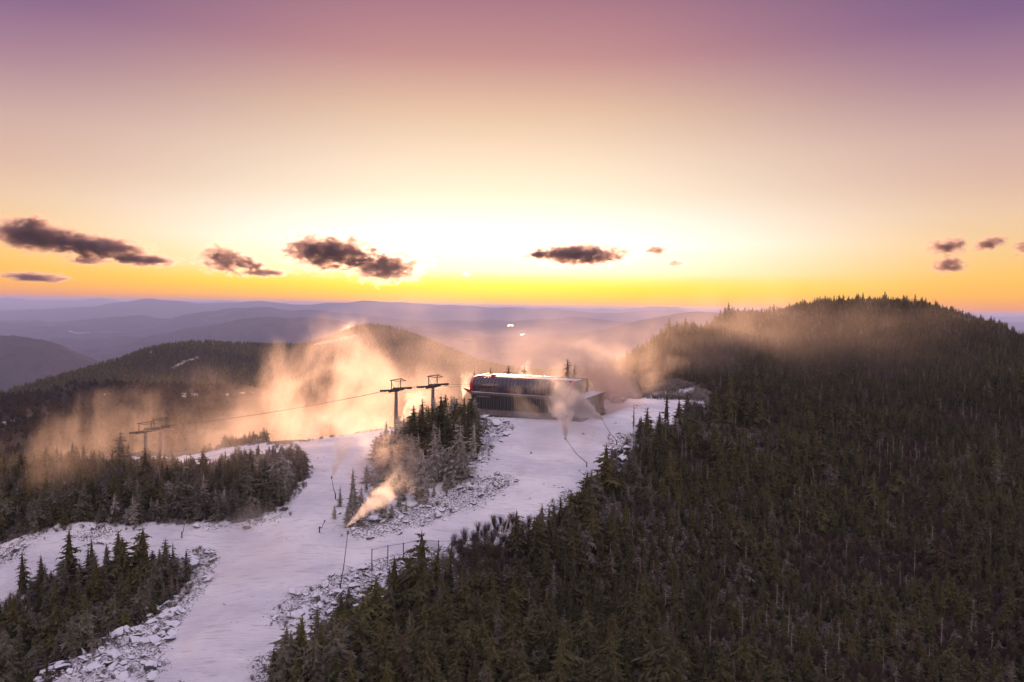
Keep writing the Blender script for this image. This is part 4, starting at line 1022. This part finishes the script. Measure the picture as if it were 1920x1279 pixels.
# ------------------------------------------------------------------ snow mist and plumes
def mist_mat(name, dens, col_=(.97, .93, .90, 1), scale=.09, lo=.40, hi=.68, g_=.45, stretch=(1, 1, 1), rotz=0., mode='blob', detail=4, seed=0., step=.35):
    m, nt, v = volmat(name); v.inputs['Color'].default_value = col_; v.inputs['Anisotropy'].default_value = g_
    m.cycles.volume_step_rate = step
    g = N(nt, 'ShaderNodeNewGeometry'); tcn = N(nt, 'ShaderNodeTexCoord')
    mp = N(nt, 'ShaderNodeMapping'); nt.links.new(g.outputs['Position'], mp.inputs[0]); mp.inputs['Scale'].default_value = stretch; mp.inputs['Rotation'].default_value = (0, rotz, 0); mp.inputs['Location'].default_value = (seed, seed * 2.3, 0)
    n = noise_tex(nt, mp.outputs[0], scale, detail, .66, 1.1)
    s = N(nt, 'ShaderNodeSeparateXYZ'); nt.links.new(tcn.outputs['Object'], s.inputs[0])
    X_, Y_, Z_ = s.outputs
    if mode == 'blob':
        r2 = M_(nt, 'ADD', M_(nt, 'ADD', M_(nt, 'MULTIPLY', X_, X_), M_(nt, 'MULTIPLY', Y_, Y_)), M_(nt, 'MULTIPLY', Z_, Z_))
        mo = N(nt, 'ShaderNodeMapping'); nt.links.new(tcn.outputs['Object'], mo.inputs[0]); mo.inputs['Location'].default_value = (seed * .37, seed * .71, 0)
        nb_ = noise_tex(nt, mo.outputs[0], 1.5, 3, .6, .8)
        r3 = M_(nt, 'ADD', r2, M_(nt, 'MULTIPLY', M_(nt, 'SUBTRACT', .55, nb_), 2.6))
        fall = M_(nt, 'MULTIPLY', maprange(nt, r3, .95, .0, smooth=True), maprange(nt, r2, 1.0, .55, smooth=True))
        d = M_(nt, 'MULTIPLY', fall, maprange(nt, n, lo, hi))
    else:                                   # plume: local x 0..1 away from the nozzle, widening
        rad = M_(nt, 'ADD', .06, M_(nt, 'MULTIPLY', M_(nt, 'MAXIMUM', X_, 0.0), .92))
        rr = M_(nt, 'DIVIDE', M_(nt, 'SQRT', M_(nt, 'ADD', M_(nt, 'MULTIPLY', Y_, Y_), M_(nt, 'MULTIPLY', Z_, Z_))), rad)
        rr2 = M_(nt, 'ADD', rr, M_(nt, 'MULTIPLY', M_(nt, 'SUBTRACT', .5, n), M_(nt, 'MULTIPLY', X_, 3.2)))
        fall = M_(nt, 'MULTIPLY', maprange(nt, rr2, .85, .15, smooth=True), maprange(nt, rr, 1.0, .8, smooth=True))
        dec = M_(nt, 'MULTIPLY', maprange(nt, X_, 1.0, .15, smooth=True), M_(nt, 'DIVIDE', .25, M_(nt, 'ADD', M_(nt, 'MAXIMUM', X_, 0.0), .08)))
        nn = maprange(nt, n, lo, hi)
        nn = M_(nt, 'ADD', M_(nt, 'MULTIPLY', nn, .8), .2)
        d = M_(nt, 'MULTIPLY', M_(nt, 'MULTIPLY', fall, dec), nn)
    d = M_(nt, 'MULTIPLY', d, dens)
    nt.links.new(d, v.inputs['Density']); return m
def ico():
    bm = bmesh.new(); bmesh.ops.create_icosphere(bm, subdivisions=2, radius=1.08); me = bpy.data.meshes.new('mist'); bm.to_mesh(me); bm.free(); return me
ICO = ico()
def bank(px, py, Y0, wpx, hpx, depth, m, rot=0., name='mist', roty=0.):
    p = pt(px, py, Y0); me = ICO.copy(); me.materials.append(m); o = bpy.data.objects.new(name, me); C.objects.link(o)
    o.location = p; o.scale = (wpx / F * Y0 / 2, depth / 2, hpx / F * Y0 / 2); o.rotation_euler = (0, roty, rot); o['kind'] = 'stuff'; return o
WARM = (1.0, .86, .77, 1)
mA = mist_mat('mist_bank', .060, WARM, .045, .44, .64, stretch=(1, 1, .45), rotz=.6, g_=.62, detail=7, step=.4)
mA2 = mist_mat('mist_bank_thin', .010, WARM, .028, .43, .62, stretch=(1, 1, .45), rotz=.6, seed=31, g_=.5, detail=6)
mB_ = mist_mat('mist_wisp', .018, WARM, .08, .46, .64, stretch=(1.3, 1, .35), rotz=.6, seed=11, g_=.74, detail=7, step=.4)
mF = mist_mat('mist_forest', .030, WARM, .09, .45, .66, stretch=(1.4, 1, .3), rotz=.6, seed=71, g_=.74, detail=7, step=.4)
mC = mist_mat('mist_low', .12, (1, .95, .92, 1), .11, .46, .64, seed=51, g_=.74, stretch=(1, 1, .6), rotz=.5, detail=6)
bank(650, 780, 222, 560, 330, 60, mA)
bank(610, 730, 235, 330, 380, 50, mA, roty=.35)
bank(520, 840, 205, 420, 200, 40, mA)
bank(800, 720, 240, 660, 300, 70, mA2)
bank(900, 640, 270, 860, 250, 90, mA2)
bank(430, 790, 300, 620, 280, 80, mA2)
bank(480, 850, 165, 420, 200, 50, mB_)
bank(560, 860, 135, 330, 230, 20, mF, roty=.2)
bank(300, 890, 118, 170, 260, 12, mF, roty=.3)
bank(130, 880, 160, 300, 230, 36, mB_)
bank(130, 895, 124, 430, 330, 22, mF)
bank(450, 880, 122, 360, 220, 14, mF)
bank(400, 850, 138, 560, 260, 24, mF)
bank(230, 820, 262, 560, 220, 40, mB_)
bank(1150, 710, 212, 320, 210, 40, mA)
bank(1125, 745, 186, 210, 190, 14, mist_mat('mist_station', .5, WARM, .10, .42, .62, seed=15, g_=.74, detail=6))
bank(1290, 650, 262, 600, 260, 60, mA2)
bank(1480, 680, 265, 1100, 380, 110, mist_mat('mist_hill', .006, WARM, .03, .40, .64, stretch=(1, 1, .45), rotz=.6, seed=91, g_=.72, detail=6))
bank(1250, 690, 235, 420, 200, 40, mA2)
bank(1000, 680, 240, 620, 190, 60, mA2)
bank(745, 900, 128, 250, 210, 18, mist_mat('mist_copse', .20, WARM, .14, .44, .62, seed=5, g_=.74, detail=6))
bank(470, 1070, 98, 300, 320, 12, mC)
bank(400, 1180, 84, 200, 260, 8, mC)
bank(650, 850, 155, 360, 220, 20, mC)
bank(1060, 840, 150, 360, 330, 16, mC)
def plume(p, q, wid, m, label):
    p = Vector(p); q = Vector(q); d = q - p; L = d.length
    vs_ = []; n = 12
    for xx, r_ in ((-.02, .10), (.12, .36), (.35, .55), (.7, .85), (1.02, 1.02)):
        for k in range(n): vs_.append((xx, math.cos(6.2832 * k / n) * r_, math.sin(6.2832 * k / n) * r_))
    fs_ = [(a * n + k, a * n + (k + 1) % n, (a + 1) * n + (k + 1) % n, (a + 1) * n + k) for a in range(4) for k in range(n)] + [tuple(range(n - 1, -1, -1)), tuple(range(4 * n, 5 * n))]
    o = mesh_obj('snow_plume', vs_, fs_, m); o.location = p
    o.rotation_euler = d.to_track_quat('X', 'Z').to_euler(); o.scale = (L, wid, wid); tag(o, label, 'snow plume', 'snow plumes')
    return o
def pm2(dens, seed, sc2=.35): return mist_mat('plume_%d' % seed, dens, (1.0, .95, .90, 1), sc2, .38, .60, .74, mode='plume', seed=seed * 3.1, step=.4, detail=5)
plume(gA, pt(1035, 735, 174), 6.5, pm2(9, 1), 'bright snow plume blown left from the slanted lance at the upper right')
plume(gB, pt(1052, 742, gB[1] + 8), 4.2, pm2(6, 2), 'bright snow plume rising in front of the station wall from the lance on the slope')
plume(gC, pt(655, 810, gC[1] + 6), 3.2, pm2(3, 3), 'thin upright snow plume above the lance at the left tip of the copse')
plume(pt(652, 985, gD[1]), pt(770, 880, gD[1] + 6), 3.3, pm2(4, 4), 'dense snow plume sweeping up right across the front of the copse')
plume(pt(975, 925, 128), pt(975, 860, 134), 3.0, pm2(3, 5), 'faint snow puff in the middle of the snow slope')
plume(pt(340, 1290, 71), pt(360, 1165, 78), 2.4, pm2(3, 6), 'pale snow puff at the bottom edge over the run')
plume(pt(752, 790, 203), pt(790, 735, 212), 5., pm2(3, 7), 'bright snow plume glowing behind the near lift tower')
plume(pt(1000, 725, 205), pt(975, 678, 208), 4., pm2(1.2, 8), 'bright snow plume rising behind the station roof')
plume(pt(1150, 735, 205), pt(1120, 650, 215), 11., pm2(.8, 9, .12), 'broad bright snow cloud between the station and the right hand hill')
plume(pt(868, 745, 200), pt(880, 690, 206), 4.5, pm2(.8, 10), 'bright snow plume left of the red end of the station')
plume(pt(622, 640, 1500), pt(672, 606, 1520), 22., pm2(.16, 11, .04), 'small bright snow plume on the far summit beside the mast')

# ------------------------------------------------------------------ clouds
def cloud_mat(dens, name, lo=.40, hi=.55):
    m, nt, v = volmat(name); v.inputs['Color'].default_value = (.62, .53, .52, 1); v.inputs['Anisotropy'].default_value = .72; m.cycles.volume_step_rate = .5
    g = N(nt, 'ShaderNodeNewGeometry'); tcn = N(nt, 'ShaderNodeTexCoord')
    mp = N(nt, 'ShaderNodeMapping'); nt.links.new(g.outputs['Position'], mp.inputs[0]); mp.inputs['Scale'].default_value = (.8, .8, 1.5)
    n = noise_tex(nt, mp.outputs[0], .0060, 10, .74, .5)
    l = N(nt, 'ShaderNodeVectorMath', operation='LENGTH'); nt.links.new(tcn.outputs['Object'], l.inputs[0])
    e_ = M_(nt, 'SUBTRACT', M_(nt, 'ADD', M_(nt, 'MULTIPLY', M_(nt, 'SUBTRACT', 1.0, l.outputs['Value']), .60), M_(nt, 'MULTIPLY', n, 1.7)), 1.02)
    nt.links.new(maprange(nt, e_, 0., .28, 0, dens), v.inputs['Density']); return m
cmd = cloud_mat(.016, 'cloud_dense'); cmt = cloud_mat(.020, 'cloud_thin')
CL = [(70,443,190,44,1,.12,'long ragged dark cloud at the left edge of the sky'),(185,463,190,34,1,.10,'ragged middle stretch of the long cloud at the left'),(165,487,80,18,1,0,'short dark cloud strip under the long cloud at the left'),(270,488,130,18,1,0,'thin flat cloud strip right of the short one at the left'),
 (65,519,120,16,1,.03,'thin low dark cloud bar near the horizon at the far left'),(62,414,50,20,0,0,'tiny faint cloud above the long cloud at the left'),(422,487,104,44,1,.05,'rounded dark cloud left of centre'),(470,496,60,18,0,0,'small wispy tail right of the rounded dark cloud'),(492,511,110,13,1,0,'thin streak of cloud below the rounded dark cloud'),
 (618,474,180,54,1,.03,'broad dark cloud upper one of the pair left of centre'),(722,501,140,48,1,0,'flat based dark cloud lower one of the pair left of centre'),(1085,477,185,34,1,0,'long dark cloud with thin ends right of centre'),(1010,478,60,14,0,0,'thin left tip beside the long cloud right of centre'),(1227,468,52,19,0,-.05,'small orange brown cloud right of the long cloud'),
 (1269,494,38,12,0,0,'tiny orange cloud lowest right of centre'),(1775,462,74,28,0,-.1,'upper small grey cloud at the right'),(1780,497,64,28,0,0,'lower small grey cloud at the right'),(1855,457,70,18,0,-.25,'faint slanting wisp near the right edge'),(1917,464,40,24,0,-.2,'small cloud cut by the right edge of the photo'),(876,515,26,9,0,0,'tiny cloud dot just above the horizon near the centre')]
for px, py, wp, hp, dn, rt, lb in CL:
    D = 16000.; p = pt(px, py, D); me = ICO.copy(); me.materials.append(cmd if dn else cmt); o = bpy.data.objects.new('cloud', me); C.objects.link(o)
    o.location = p; o.scale = (wp / F * D / 2 * 1.45, wp / F * D / 2 * .6, hp / F * D / 2 * 1.75); o.rotation_euler = (0, rt, 0); tag(o, lb, 'cloud', 'dark clouds over the horizon')
